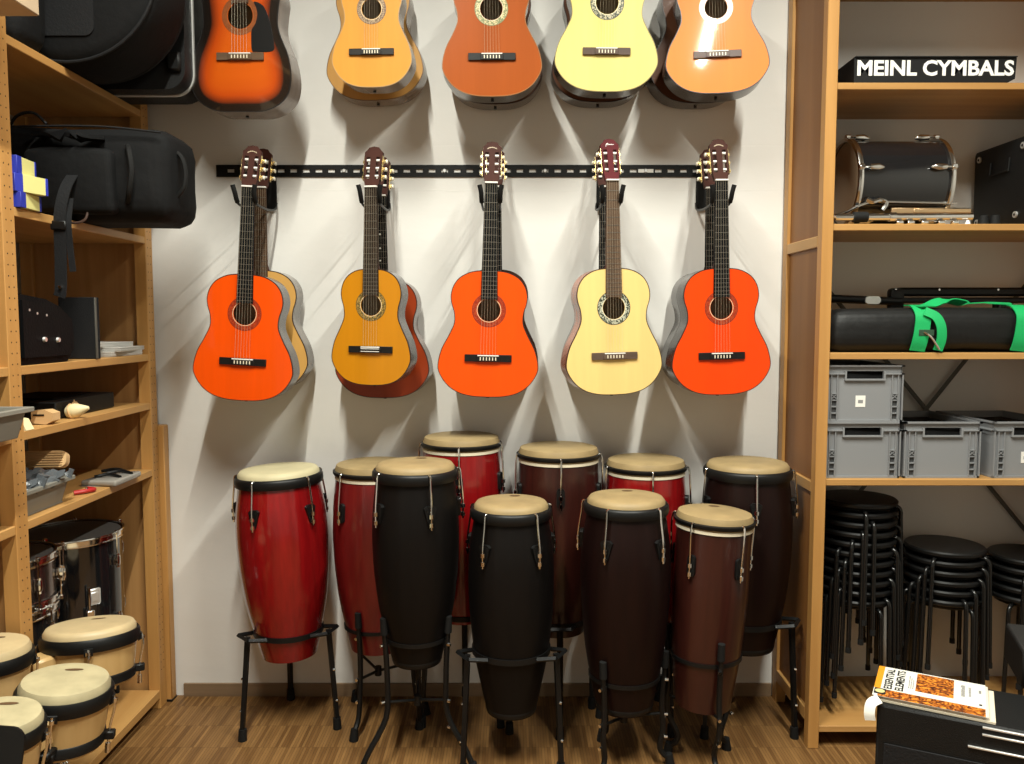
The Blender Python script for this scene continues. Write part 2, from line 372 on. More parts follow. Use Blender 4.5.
def guitar(label, loc, rot=(0, 0, 0), s=1.0, wm=1.0, top=(.9, .1, .01), side=(.02, .012, .01), ros=((.26, .022, .006), (.40, .050, .010)),
           fb=(.006, .006, .006), bridge=(.007, .007, .007), head=(.046, .014, .009), kind='classic', bind=(.03, .012, .008),
           tuner='gold', logo=None, depth=.098, coat=.22, rough=.35, group='guitars hung on the wall', dots=False, nutz=None, tieline=False, rline=(.8, .65, .4), name='classical_guitar'):
    t = thing(name, label, 'guitar', loc, rot, group)
    O = outline(kind, s, wm); k = len(O)
    hz = .328 * s; hr = .0425 * s; bz = .148 * s; top_z = (.494 if kind == 'dread' else .476) * s
    nz = nutz if nutz else .795 * s
    if kind == 'dread': hz, hr, bz = .343, .047, .197
    D = depth * (.6 + .4 * s)
    sm = gm(('side', side), lambda: wood('guitar_side', side, tuple(c * .7 for c in side), 'Z', 1, .25, .4))
    inner = gm('inner', lambda: mat('guitar_inside', (.42, .30, .17), .7))
    # body: ribs and back with a rounded lower edge, bare wood inside
    b = MB(); I1 = inset(O, .004)
    vs = [(x, .0, z) for x, z in O] + [(x, D - .005, z) for x, z in O] + [(x, D, z) for x, z in I1]
    fs = [(r * k + i, r * k + (i + 1) % k, (r + 1) * k + (i + 1) % k, (r + 1) * k + i) for r in range(2) for i in range(k)]
    fs.append([2 * k + i for i in range(k)])
    b.add(vs, fs); b.cur = 1
    I2 = inset(O, .003)
    b.add([(x, D - .006, z) for x, z in I2], [list(range(k))])
    body = b.build('body', [sm, inner], t, 30)
    # soundboard with a real sound hole: rings from hole edge to outline
    rings = 7; sb = MB(); vs = []; fs = []
    for r in range(rings + 1):
        f = r / rings
        for x, z in O:
            d = Vector((x, z - hz)); u = d.normalized() * hr
            vs.append((u.x + (x - u.x) * f, -.0005, hz + u.y + (z - hz - u.y) * f))
    for r in range(rings):
        for i in range(k): fs.append((r * k + i, r * k + (i + 1) % k, (r + 1) * k + (i + 1) % k, (r + 1) * k + i))
    n0 = len(vs)
    for i in range(k): vs.append((vs[i][0], .0025, vs[i][2]))
    for i in range(k): fs.append((i, (i + 1) % k, n0 + (i + 1) % k, n0 + i))
    sb.add(vs, fs)
    tm = gm('sunburst', sunburst_mat) if top == 'burst' else gm(('top', top, rough, coat), lambda: top_mat('soundboard_lacquer', top, rough, coat))
    so = sb.build('soundboard', tm, t, 30)
    if top == 'burst':
        at = so.data.attributes.new('burst', 'FLOAT', 'POINT'); ov = [Vector(p) for p in O]
        vals = []
        for q in so.data.vertices:
            p = Vector((q.co.x, q.co.z)); dd = min((p - o_).length for o_ in ov)
            if p.y > .30 * s: dd *= .95
            vals.append(min(1.0, dd / .100))
        at.data.foreach_set('value', vals)
    # binding
    bd = MB(); I3 = inset(O, .0028)
    bd.add([(x, -.0012, z) for x, z in O] + [(x, -.0012, z) for x, z in I3] + [(x * 1.002, .004, z) for x, z in O],
           [(i, (i + 1) % k, k + (i + 1) % k, k + i) for i in range(k)] + [(i, (i + 1) % k, 2 * k + (i + 1) % k, 2 * k + i) for i in range(k)])
    bd.build('binding', gm(('bind', bind), lambda: mat('binding', bind, .35)), t, 30)
    # rosette: three bands
    rt = MB(); n = 40
    rad = [hr + .0012, hr + .0030, hr + .019 * s, hr + .0215 * s]
    for q in range(3):
        rt.cur = q; vs = []
        for rr in (rad[q], rad[q + 1]): vs += [(rr * math.cos(2 * PI * j / n), -.0010, hz + rr * math.sin(2 * PI * j / n)) for j in range(n)]
        rt.add(vs, [(j, (j + 1) % n, n + (j + 1) % n, n + j) for j in range(n)])
    if kind != 'dread' or True:
        bandm = gm(('ros', ros), lambda: rosette_mat(ros, hz))
        rt.build('rosette', [gm(('rl', rline), lambda: mat('rosette_line', rline, .4)), bandm, gm(('ro', ros), lambda: mat('rosette_edge', ros[0], .4))], t, 30)
    # neck, heel and fingerboard
    w0, w1 = .0235, .030
    nk = MB()
    nk.add([(-w1, 0, top_z - .01), (w1, 0, top_z - .01), (w0, 0, nz), (-w0, 0, nz), (-w1 * .6, .021, top_z - .01), (w1 * .6, .021, top_z - .01), (w0 * .6, .019, nz), (-w0 * .6, .019, nz)],
           [(0, 1, 2, 3), (4, 7, 6, 5), (0, 3, 7, 4), (1, 5, 6, 2), (3, 2, 6, 7), (0, 4, 5, 1)])
    nk.prism([(-.022, top_z - .003), (.022, top_z - .003), (.012, top_z + .03), (-.012, top_z + .03)], .018, D * .5)
    neckm = gm(('neck', head), lambda: wood('neck_mahogany', tuple(c * 1.3 for c in head), head, 'Z', 1, .6, .0, spec=.15))
    nk.build('neck', neckm, t, 40)
    fz0 = hz + hr * .93
    fg = MB()
    fg.add([(-w1 - .001, -.007, fz0), (w1 + .001, -.007, fz0), (w0, -.007, nz), (-w0, -.007, nz), (-w1 - .001, 0, fz0), (w1 + .001, 0, fz0), (w0, 0, nz), (-w0, 0, nz)],
           [(0, 1, 2, 3), (4, 7, 6, 5), (0, 3, 7, 4), (1, 5, 6, 2), (3, 2, 6, 7), (0, 4, 5, 1)])
    fgo = fg.build('fingerboard', gm(('fb', fb), lambda: wood('fingerboard_wood', fb, tuple(c * .6 for c in fb), 'Z', 2, .6, spec=.15)), t, 40)
    fr = MB(); L = nz - bz
    for q in range(1, 20):
        z = nz - L * (1 - 2 ** (-q / 12))
        if z < fz0 + .004: break
        ww = w0 + (w1 - w0) * (nz - z) / (nz - fz0)
        fr.box((0, -.0075, z), (2 * ww, .0014, .0012))
    fr.build('frets', gm('fret', lambda: mat('fret_wire', (.30, .28, .25), .45, 1.0)), fgo, 0)['kind'] = 'stuff'
    if dots:
        for q in (5, 7, 9, 12):
            z = nz - L * (1 - (2 ** (-q / 12) + 2 ** (-(q - 1) / 12)) / 2)
            MB().cyl((0, -.0082, z), (0, -.006, z), .0035, n=10).build('inlay_dot', M['white'], fgo)
    MB().box((0, -.0065, nz + .0025), (2 * w0 + .001, .013, .006), .001).build('nut', M['white'], t)
    # bridge
    bw = .088 * (.62 + .38 * s)
    br = MB()
    br.box((0, -.0045, bz), (2 * bw, .008, .027 * s), .001)
    br.box((0, -.0065, bz - .003), (.088 * s, .012, .019 * s), .001)
    bo = br.build('bridge', gm(('bridge', bridge), lambda: wood('bridge_wood', bridge, tuple(c * .65 for c in bridge), 'X', 2, .4)), t, 40)
    MB().box((0, -.0105, bz + .0095 * s), (.080 * s, .006, .004), .0008).build('saddle', M['white'], bo)
    if tieline:
        for q in (.003, -.007): MB().box((0, -.0129, bz + q), (.078 * s, .001, .0022)).build('tie_block_inlay', M['white'], bo)
    else:
        for q in range(6): MB().box(((q - 2.5) * .0115 * s, -.0130, bz - .002), (.0035, .0016, .012)).build('string_knot', M['cream'], bo)
    # strings
    st = MB()
    for q in range(6):
        u = (q - 2.5) / 2.5
        st.tube([(u * .021, -.0105, nz + .002), (u * .028 * s, -.0135, bz + .0095 * s)], .0003 if q > 2 else .0004, 4)
    st.build('strings', gm('string', lambda: mat('strings', (.62, .55, .42), .4, .5)), t, 40)['kind'] = 'stuff'
    # headstock, tilted back
    hx = Matrix.Translation((0, -.001, nz + .004)) @ Matrix.Rotation(math.radians(-13), 4, 'X')
    hs = MB(); hs.xf = hx
    hw0, hw1, hl = .029, .0345, .160 * (.7 + .3 * s)
    ws = lambda z: hw0 + (hw1 - hw0) * min(1, z / (hl * .75))
    z1, z2 = .030, hl * .74                                   # slots between these heights
    def quad(x0a, x1a, za, x0b, x1b, zb): hs.prism([(x0a, za), (x1a, za), (x1b, zb), (x0b, zb)], 0, .017)
    quad(-.0245, .0245, 0, -ws(z1), ws(z1), z1)
    if kind == 'classic':
        for q in (-1, 1):
            xo1, xo2 = sorted((q * ws(z1), q * .0245)); xp1, xp2 = sorted((q * ws(z2), q * .0255))
            quad(xo1, xo2, z1, xp1, xp2, z2)
        quad(-.0105, .0105, z1, -.0115, .0115, z2)
    else:
        quad(-ws(z1), ws(z1), z1, -ws(z2), ws(z2), z2)
    crest = [(-ws(z2), z2), (ws(z2), z2), (hw1, hl * .86), (hw1 * .74, hl * .91), (hw1 * .55, hl * .975), (0, hl), (-hw1 * .55, hl * .975), (-hw1 * .74, hl * .91), (-hw1, hl * .86)]
    hs.prism(crest, 0, .017)
    ho = hs.build('headstock', neckm, t, 30)
    for q in range(3):
        z = z1 + .012 + q * (z2 - z1 - .02) / 2.15
        for sd in (-1, 1):
            if kind == 'classic':
                p = MB(); p.xf = hx; p.cyl((sd * .0105, .006, z), (sd * .026, .006, z), .0048, n=10); p.build('string_post', M['white'], ho)
    for sd in (-1, 1):
        p = MB(); p.xf = hx; p.box((sd * (hw1 + .0005), .0085, (z1 + z2) / 2), (.002, .014, z2 - z1 + .01), .0005)
        for q in range(3):
            z = z1 + .012 + q * (z2 - z1 - .02) / 2.15
            p.box((sd * (hw1 + .004), .011, z - .004), (.006, .011, .011), .001)
            p.cyl((sd * (hw1 + .004), .018, z + .006), (sd * (hw1 + .004), .030, z + .006), .0028, n=8)
        tp = p.build('tuning_machine', M[tuner], t)
        for q in range(3):
            z = z1 + .012 + q * (z2 - z1 - .02) / 2.15
            p = MB(); p.xf = hx; p.box((sd * (hw1 + .0075), .032, z + .006), (.008, .015, .013), .003, seg=2)
            p.build('tuner_button', M['pearl'], tp)
    if logo == 'gilt':          # small curved row of gilt print
        lm = MB(); lm.xf = hx
        for q in range(-7, 8): lm.box((q * .0024, -.0004, hl * .855 - .00011 * q * q), (.0017, .0006, .0030 if q % 3 else .0042))
        lm.build('head_print', M['gilt'], ho, 0)['kind'] = 'stuff'
    elif logo == 'script':      # white handwritten flourish
        lm = MB(); lm.xf = hx @ Matrix.Translation((0, -.0004, hl * .85))
        lm.tube(catmull([(-.015, 0, -.007), (-.013, 0, .002), (-.010, 0, .006), (-.006, 0, .0055), (-.011, 0, .001), (-.006, 0, .000), (-.003, 0, .003), (-.001, 0, .000), (.002, 0, .003), (.004, 0, .000), (.007, 0, .003), (.009, 0, .000), (.013, 0, .002), (.017, 0, .001)], sub=4), .0010, 5)
        lm.build('head_print', M['print_white'], ho, 40)
    # end button
    MB().cyl((0, D / 2, .001), (0, D / 2, -.006), .006, n=10).build('end_button', M['black'], t)
    if kind == 'dread':
        pg = catmull([(.052, hz + .049, 0), (.085, hz + .035, 0), (.103, hz, 0), (.116, hz - .045, 0), (.126, hz - .10, 0), (.120, hz - .126, 0), (.06, hz - .129, 0), (.043, hz - .122, 0), (.041, hz - .075, 0), (.043, hz - .05, 0), (.056, hz - .030, 0), (.064, hz, 0), (.061, hz + .025, 0)], True, 4)
        MB().prism([(p.x, p.y) for p in pg], -.0022, -.0008).build('pickguard', M['black'], t)
    return t
def rosette_mat(ros, hz):
    m, nt, b = _new('rosette_mosaic')
    tc = nt.nodes.new('ShaderNodeTexCoord'); v = nt.nodes.new('ShaderNodeTexVoronoi'); v.inputs['Scale'].default_value = 260
    nt.links.new(tc.outputs['Object'], v.inputs['Vector'])
    r = nt.nodes.new('ShaderNodeValToRGB'); r.color_ramp.interpolation = 'CONSTANT'
    r.color_ramp.elements[0].color = (*ros[0], 1); r.color_ramp.elements[1].color = (*ros[1], 1); r.color_ramp.elements[1].position = .5
    sep = nt.nodes.new('ShaderNodeSeparateColor'); nt.links.new(v.outputs['Color'], sep.inputs[0])
    nt.links.new(sep.outputs[0], r.inputs['Fac']); nt.links.new(r.outputs['Color'], b.inputs['Base Color']); b.inputs['Roughness'].default_value = .35
    return m
M['pearl'] = mat('pearl_button', (.82, .76, .62), .3)
M['gilt'] = mat('gilt_print', (.62, .50, .34), .4)
M['print_white'] = mat('white_print', (.9, .88, .86), .4)
YF, YR = 3.08, 3.262
ORANGE = (.84, .078, .001)
def rr(lean=0, yaw=0, tilt=0): return (math.radians(tilt), math.radians(lean), math.radians(yaw))
g_lo = 'guitars hung on the lower wall rail'; g_hi = 'guitars hung in the upper row'
LG1 = 'gilt'
# lower row, front
guitar('bright orange classical guitar at the left end of the lower row, before a tan one', (-1.019, YF, 1.297), rr(3.2, -1), top=ORANGE, side=(.10, .085, .075), logo=LG1, group=g_lo)
guitar('amber yellow three-quarter classical guitar hung second from left in the lower row', (-.532, YF, 1.355), rr(.9, -9), s=.918, wm=.89, top=(.56, .215, .005), side=(.10, .09, .085), ros=((.10, .07, .02), (.36, .22, .05)), fb=(.035, .022, .014), tieline=True, group=g_lo, nutz=.735)
guitar('bright orange classical guitar hung in the middle of the lower row', (-.093, YF, 1.31), rr(1.2, 0), top=ORANGE, logo=LG1, group=g_lo)
guitar('pale yellow classical guitar with orange sides and grey-green rosette, lower row', (.388, YF, 1.319), rr(-1.3, 9), wm=.985, top=(.84, .60, .225), side=(.42, .085, .012), ros=((.035, .045, .03), (.50, .50, .38)), fb=(.13, .08, .05), bridge=(.14, .09, .065), head=(.085, .009, .012), rline=(.8, .75, .6), logo='script', group=g_lo)
guitar('red-orange classical guitar with glossy black sides at the right end of the lower row', (.790, YF, 1.319), rr(-1.2, 4), top=(.84, .058, .002), logo=LG1, group=g_lo)
# lower row, behind
guitar('tan natural-top guitar hung behind the leftmost orange guitar, lower row', (-1.003, YR, 1.322), rr(1.2, -2), top=(.66, .36, .10), side=(.22, .19, .165), fb=(.10, .055, .03), ros=((.12, .05, .02), (.4, .2, .08)), group=g_lo)
guitar('reddish brown guitar hung behind the amber three-quarter guitar, lower row', (-.518, YR, 1.29), rr(0, -4), wm=1.0, top=(.30, .040, .010), side=(.12, .045, .030), dots=True, group=g_lo)
guitar('dark guitar almost hidden behind the middle orange guitar, lower row', (-.074, YR, 1.325), rr(.6, 0), wm=.93, top=(.05, .02, .012), group=g_lo)
guitar('dark guitar whose neck shows behind the pale yellow guitar, lower row', (.382, YR, 1.325), rr(-1.2, 0), wm=.94, top=(.35, .08, .02), group=g_lo)
guitar('guitar with black sides hung behind the red-orange guitar at the right end, lower row', (.800, YR, 1.320), rr(-1.3, 3), wm=.98, top=(.02, .010, .008), group=g_lo)
# upper row, front
guitar('sunburst steel-string guitar with black pickguard in the upper row', (-.996, YF, 2.364), rr(1.0, -4), kind='dread', top='burst', side=(.30, .25, .22), ros=((.22, .060, .015), (.26, .075, .02)), rline=(.30, .09, .02), bridge=(.14, .085, .05), fb=(.10, .06, .04), depth=.12, bind=(.012, .01, .01), tuner='chrome', group=g_hi, nutz=.83, name='acoustic_guitar')
guitar('small honey-coloured classical guitar in front, second of the upper row', (-.514, YF, 2.452), rr(.5, -4), s=.85, wm=.92, top=(.70, .31, .055), side=(.26, .19, .14), ros=((.16, .10, .06), (.40, .28, .17)), bridge=(.02, .018, .016), bind=(.45, .28, .12), group=g_hi, nutz=.735)
guitar('brown-orange classical guitar in the middle of the upper row', (-.072, YF, 2.419), rr(-.6, 1), s=.955, wm=1.01, nutz=.765, top=(.36, .076, .008), ros=((.20, .22, .10), (.62, .52, .28)), rline=(.75, .7, .5), bind=(.30, .12, .03), side=(.035, .025, .020), group=g_hi)
guitar('pale lemon-yellow classical guitar in the upper row', (.344, YF, 2.436), rr(.5, 0), s=.968, wm=1.03, nutz=.755, top=(.80, .66, .22), ros=((.05, .06, .04), (.5, .45, .3)), bridge=(.11, .065, .045), side=(.030, .022, .020), bind=(.30, .25, .10), rline=(.8, .75, .6), group=g_hi)
guitar('glossy light orange classical guitar at the right end of the upper row', (.757, YF, 2.43), rr(-1.6, -3, -5), s=.968, wm=1.03, nutz=.76, top=(.74, .225, .036), ros=((.70, .66, .58), (.85, .82, .75)), bridge=(.10, .045, .03), side=(.035, .030, .028), rough=.45, coat=1.0, rline=(.85, .8, .7), group=g_hi)
# upper row, behind
guitar('larger natural guitar hung behind the small honey-coloured one, upper row', (-.530, YR, 2.452), rr(-1, -3), wm=1.0, top=(.55, .29, .085), side=(.20, .125, .075), bind=(.2, .11, .05), group=g_hi)
guitar('dark-sided guitar hung behind the brown-orange one, upper row', (-.066, YR, 2.438), rr(0, 0), wm=.97, top=(.10, .04, .02), side=(.10, .07, .05), group=g_hi)
guitar('dark-sided guitar hung behind the lemon-yellow one, upper row', (.338, YR, 2.446), rr(0, 0), wm=.97, top=(.10, .04, .02), side=(.03, .022, .02), group=g_hi)
guitar('dark-sided guitar hung behind the glossy light orange one, upper row', (.728, YR + .005, 2.443), rr(-1, 4), top=(.10, .04, .02), side=(.035, .030, .028), group=g_hi)

# ------------------------------------------------------------------ wall rails and hangers
def rail(label, x0, x1, z):
    t = thing('wall_rail', label, 'rail', ((x0 + x1) / 2, 3.4, z - .024), group='perforated guitar rails'); L = x1 - x0
    m_ = MB(); pitch = .0512; n = int(L / pitch); xo = -L / 2 + .04
    m_.box((0, -.0045, .0095), (L, .002, .016)); m_.box((0, -.0045, .0385), (L, .002, .016))
    edges = [-L / 2]
    for i in range(n):
        c = xo + .02 + i * pitch
        if c + .02 > L / 2: break
        edges += [c - .0135, c + .0135]
    edges.append(L / 2)
    for i in range(0, len(edges), 2):
        a, b = edges[i], edges[i + 1]; m_.box(((a + b) / 2, -.0045, .024), (b - a, .002, .013))
    for zz in (.0015, .0465): m_.box((0, -.003, zz), (L, .006, .003))
    m_.build('channel', M['blackmetal'], t, 30)
    for i in range(1, n, 8):
        c = xo + .02 + i * pitch
        MB().cyl((c, -.0055, .024), (c, -.011, .024), .009, .006, n=8).build('screw', M['steel'], t)
    return t
rl = rail('black perforated steel rail behind the heads of the lower guitars', -1.205, .825, 2.207)
MB().box((.735, -.0062, .024), (.062, .001, .014)).build('sticker', M['white'], rl, 0)
rail('black perforated steel rail above the upper guitars', -1.205, .825, 3.335)
def hanger(label, x, z, rail_z, xt=0.0):
    t = thing('guitar_hanger', label, 'hanger', (x, 3.389, z), group='double guitar hangers')
    dz = rail_z - z
    MB().box((0, -.004, dz * .5), (.05, .006, dz + .05), .002).build('back_plate', M['blackmetal'], t)
    for sd in (-1, 1):
        xx = sd * .0335
        pth = catmull([(xx * .7, -.004, .0), (xx * .9, -.05, -.030), (xx, -.16, -.046), (xx + xt, -.285, -.046), (xx * 1.02 + xt, -.318, -.034), (xx * 1.06 + xt, -.336, -.006), (xx * 1.22 + xt, -.343, .020)], sub=4)
        MB().tube(pth, .0045, 8).build('prong', M['blackmetal'], t)
        MB().tube([pth[-i] for i in range(10, 0, -1)], .0088, 10).build('foam_sleeve', M['rubber'], t)
for nm, x in (('leftmost orange', -.982), ('amber three-quarter', -.522), ('middle orange', -.078), ('pale yellow', .368), ('red-orange rightmost', .773)):
    hanger('black two-guitar hanger holding the %s guitar, lower rail' % nm, x, 2.075, 2.207)
for nm, x in (('sunburst', -.985), ('small honey', -.508), ('brown-orange', -.073), ('lemon-yellow', .346), ('glossy light orange', .743)):
    hanger('black two-guitar hanger holding the %s guitar, upper rail' % nm, x, 3.175, 3.335)

# ------------------------------------------------------------------ congas and their stands
def stave_mat(name, c1, c2, rough=.22, coat=.6):
    """lacquered wooden staves: faint vertical joints around the shell"""
    m, nt, b = _new(name)
    tc = nt.nodes.new('ShaderNodeTexCoord'); sp = nt.nodes.new('ShaderNodeSeparateXYZ'); nt.links.new(tc.outputs['Object'], sp.inputs[0])
    at = nt.nodes.new('ShaderNodeMath'); at.operation = 'ARCTAN2'; nt.links.new(sp.outputs['Y'], at.inputs[0]); nt.links.new(sp.outputs['X'], at.inputs[1])
    mu = nt.nodes.new('ShaderNodeMath'); mu.operation = 'MULTIPLY'; mu.inputs[1].default_value = 22 / (2 * PI); nt.links.new(at.outputs[0], mu.inputs[0])
    fl = nt.nodes.new('ShaderNodeMath'); fl.operation = 'FLOOR'; nt.links.new(mu.outputs[0], fl.inputs[0])
    wn = nt.nodes.new('ShaderNodeTexWhiteNoise'); wn.noise_dimensions = '1D'; nt.links.new(fl.outputs[0], wn.inputs['W'])
    mp = nt.nodes.new('ShaderNodeMapping'); mp.inputs['Scale'].default_value = (60, 60, 5); nt.links.new(tc.outputs['Object'], mp.inputs['Vector'])
    n = nt.nodes.new('ShaderNodeTexNoise'); n.inputs['Scale'].default_value = 1; n.inputs['Detail'].default_value = 4; nt.links.new(mp.outputs['Vector'], n.inputs['Vector'])
    ad = nt.nodes.new('ShaderNodeMath'); ad.operation = 'MULTIPLY_ADD'; ad.inputs[1].default_value = .5
    nt.links.new(wn.outputs['Value'], ad.inputs[0]); nt.links.new(n.outputs['Fac'], ad.inputs[2])
    r = nt.nodes.new('ShaderNodeValToRGB'); r.color_ramp.elements[0].position = .3; r.color_ramp.elements[1].position = 1.0
    r.color_ramp.elements[0].color = (*c2, 1); r.color_ramp.elements[1].color = (*c1, 1)
    nt.links.new(ad.outputs[0], r.inputs['Fac']); nt.links.new(r.outputs['Color'], b.inputs['Base Color'])
    b.inputs['Roughness'].default_value = rough; b.inputs['Coat Weight'].default_value = coat; b.inputs['Coat Roughness'].default_value = .08
    b.inputs['Specular IOR Level'].default_value = .15 if c1[0] < .02 else .4
    return m
CM = {
    'red': stave_mat('red_lacquer_staves', (.27, .0055, .0065), (.15, .003, .004)),
    'wine': stave_mat('wine_red_staves', (.16, .008, .008), (.09, .005, .005), .3, .4),
    'dark': stave_mat('dark_wine_staves', (.0100, .0030, .0024), (.0058, .0021, .0018), .45, .08),
    'black': stave_mat('black_brown_staves', (.0050, .0038, .0034), (.0032, .0026, .0024), .5, .06),
    'brown': stave_mat('mahogany_staves', (.040, .0085, .0055), (.021, .005, .0036), .35, .25),
    'skinA': mat('pale_drum_skin', (.54, .475, .29), .6, var=.08, vscale=9),
    'skinB': mat('tan_drum_skin', (.315, .225, .105), .6, var=.16, vscale=9),
    'print': mat('brown_skin_print', (.10, .05, .02), .6),
}
def shell_r(t, rt, rb, r0):
    """radius at t (0 bottom .. 1 top)"""
    P = [(0, r0), (.12, r0 + (rb - r0) * .30), (.30, r0 + (rb - r0) * .70), (.48, rb * .965), (.64, rb), (.80, rb * .985), (1.0, rt)]
    for (a, p), (b, q) in zip(P, P[1:]):
        if t <= b:
            u = (t - a) / (b - a); return p + (q - p) * u
    return rt
def conga(label, x, y, z0, z1, rim_r, belly, r0, shell, skin, style, lean=0, tilt=0, rot0=0, logo=False, nl=5):
    H = z1 - z0
    t = thing('conga_drum', label, 'conga', (x, y, z0), (math.radians(tilt), math.radians(lean), 0), 'conga drums in front of the wall')
    rt = rim_r - (.016 if style == 'A' else .012)
    sh = MB(); pr = [(shell_r(0, rt, belly, r0) - .012, 0)] + [(0, 0)] * 0
    cu = catmull([(shell_r(q / 12, rt, belly, r0), q / 12 * (H - .03), 0) for q in range(13)], sub=2)
    pr += [(p.x, p.y) for p in cu]
    sh.lathe(pr, 44); sh.build('shell', CM[shell], t, 60)
    ztop = H - .03
    MB().lathe([(r0 + .001, .004), (r0 + .004, .010), (r0 + .0055, .022), (r0 + .0015, .030)], 44).build('bottom_band', M['black'], t, 60) if style == 'A' and shell in ('dark', 'black') else None
    hd = MB()
    if style == 'A':
        hd.lathe([(rt + .004, ztop), (rt + .003, ztop + .022), (rt - .006, ztop + .034), (rt - .022, ztop + .0375), (rt * .5, ztop + .0385), (.0005, ztop + .039)], 44)
        rm = MB(); rm.lathe([(rt + .004, ztop - .022), (rim_r - .003, ztop - .022), (rim_r + .001, ztop - .010), (rim_r, ztop + .006), (rim_r - .005, ztop + .014), (rt + .005, ztop + .015)], 44, closed=True)
    else:
        hd.lathe([(rt + .003, ztop - .010), (rt + .0035, ztop + .016), (rt - .003, ztop + .033), (rt - .018, ztop + .0375), (rt * .5, ztop + .0385), (.0005, ztop + .039)], 44)
        rm = MB(); rm.lathe([(rt + .003, ztop - .002), (rim_r - .004, ztop - .004), (rim_r, ztop + .002), (rim_r, ztop + .010), (rt + .004, ztop + .013)], 44, closed=True)
        MB().lathe([(rt + .0015, ztop - .022), (rt + .0045, ztop - .021), (rt + .0045, ztop - .011), (rt + .0015, ztop - .010)], 44).build('shell_edge_ring', M['cream'], t, 60)
    ho = hd.build('head', CM[skin], t, 50); rm.build('rim', M['black'], t, 50)
    if logo:
        lg = MB(); a = math.radians(70); n = 16
        for sc, zz in ((1, .0005),):
            lg.add([(.3 * rt * math.cos(a) + .020 * math.cos(2 * PI * j / n), .55 * rt * math.sin(a) + .012 * math.sin(2 * PI * j / n), ztop + .0395) for j in range(n)], [list(range(n))])
        lg.build('skin_print', CM['print'], ho)
    for q in range(nl):
        a = math.radians(rot0) + 2 * PI * q / nl; ca, sa = math.cos(a), math.sin(a)
        zl = ztop - (.125 if style == 'A' else .135); rs = shell_r(zl / ztop, rt, belly, r0)
        X = Matrix.Translation((rs * ca, rs * sa, zl)) @ Matrix.Rotation(a + PI / 2, 4, 'Z')
        lp = MB(); lp.xf = X
        if style == 'A':
            lp.prism([(-.022, .026), (-.010, -.020), (-.006, -.034), (.006, -.034), (.010, -.020), (.022, .026), (.012, .034), (-.012, .034)], -.008, .004)
            for q2 in ((-.012, .022), (.012, .022), (0, -.022)): lp.cyl((q2[0], -.007, q2[1]), (q2[0], -.0105, q2[1]), .004, n=8)
        else:
            lp.prism(rounded(-.015, -.040, .015, .036, .014), -.009, .004)
        lo = lp.build('lug_plate', M['black'], t, 40)
        rd = MB(); rr_ = rim_r + .006
        top = (rr_ * ca, rr_ * sa, ztop + .008)
        mid = ((rim_r + .010) * ca, (rim_r + .010) * sa, ztop - .03)
        low = ((rs + .017) * ca, (rs + .017) * sa, zl + .02); end = ((rs + .017) * ca, (rs + .017) * sa, zl - .045)
        inn = ((rim_r - .004) * ca, (rim_r - .004) * sa, ztop + .014)
        pth = catmull([inn, top, mid, low, end], sub=3); rd.tube(pth, .0036, 7)
        rd.cyl(((rs + .017) * ca, (rs + .017) * sa, zl - .036), ((rs + .017) * ca, (rs + .017) * sa, zl - .022), .0075, n=8)
        rd.cyl(((rs + .017) * ca, (rs + .017) * sa, zl - .006), ((rs + .017) * ca, (rs + .017) * sa, zl + .008), .008, n=8)
        rd.build('tension_rod', M['chrome'], lo, 40)
    return lambda z: shell_r(max(0, min(1, (z - z0) / ztop)), rt, belly, r0)
def stand_A(label, x, y, zr, r, a0, foot_r=.205):
    """ring with rectangular ears, three straight square legs"""
    t = thing('conga_stand', label, 'drum stand', (x, y, 0), (0, 0, 0), 'conga stands')
    rg = MB(); rg.lathe([(r + .001, zr - .010), (r + .006, zr - .010), (r + .006, zr + .010), (r + .001, zr + .010)], 40, closed=True); rg.build('ring', M['blackmetal'], t, 40)
    for q in range(3):
        a = math.radians(a0 + 120 * q); R = Matrix.Rotation(a, 4, 'Z')
        e = MB(); e.xf = R
        pts = [(r - .004, -.055, zr), (r + .062, -.040, zr + .012), (r + .062, .040, zr + .012), (r - .004, .055, zr)]
        for p0, p1 in zip(pts, pts[1:]): e.tube([p0, p1], [.0085, .0085], 4)
        e.build('bracket', M['blackmetal'], t, 30)
        lg = MB(); lg.xf = R
        lg.tube([(r + .044, 0, zr + .012), (foot_r, 0, .03)], [.0125, .0115], 4)
        lo = lg.build('leg', M['blackmetal'], t, 30)
        b = MB(); b.xf = R; b.cyl((foot_r, 0, .0), (foot_r - .002, 0, .045), .017, .015, n=10); b.build('rubber_foot', M['rubber'], lo)
        for zf in (.62, .30):
            s_ = MB(); s_.xf = R; xx = foot_r + (r + .044 - foot_r) * zf; s_.cyl((xx + .008, -.004, zr * zf), (xx + .016, -.004, zr * zf), .0045, n=8); s_.build('bolt', M['chrome'], lo)
    return t
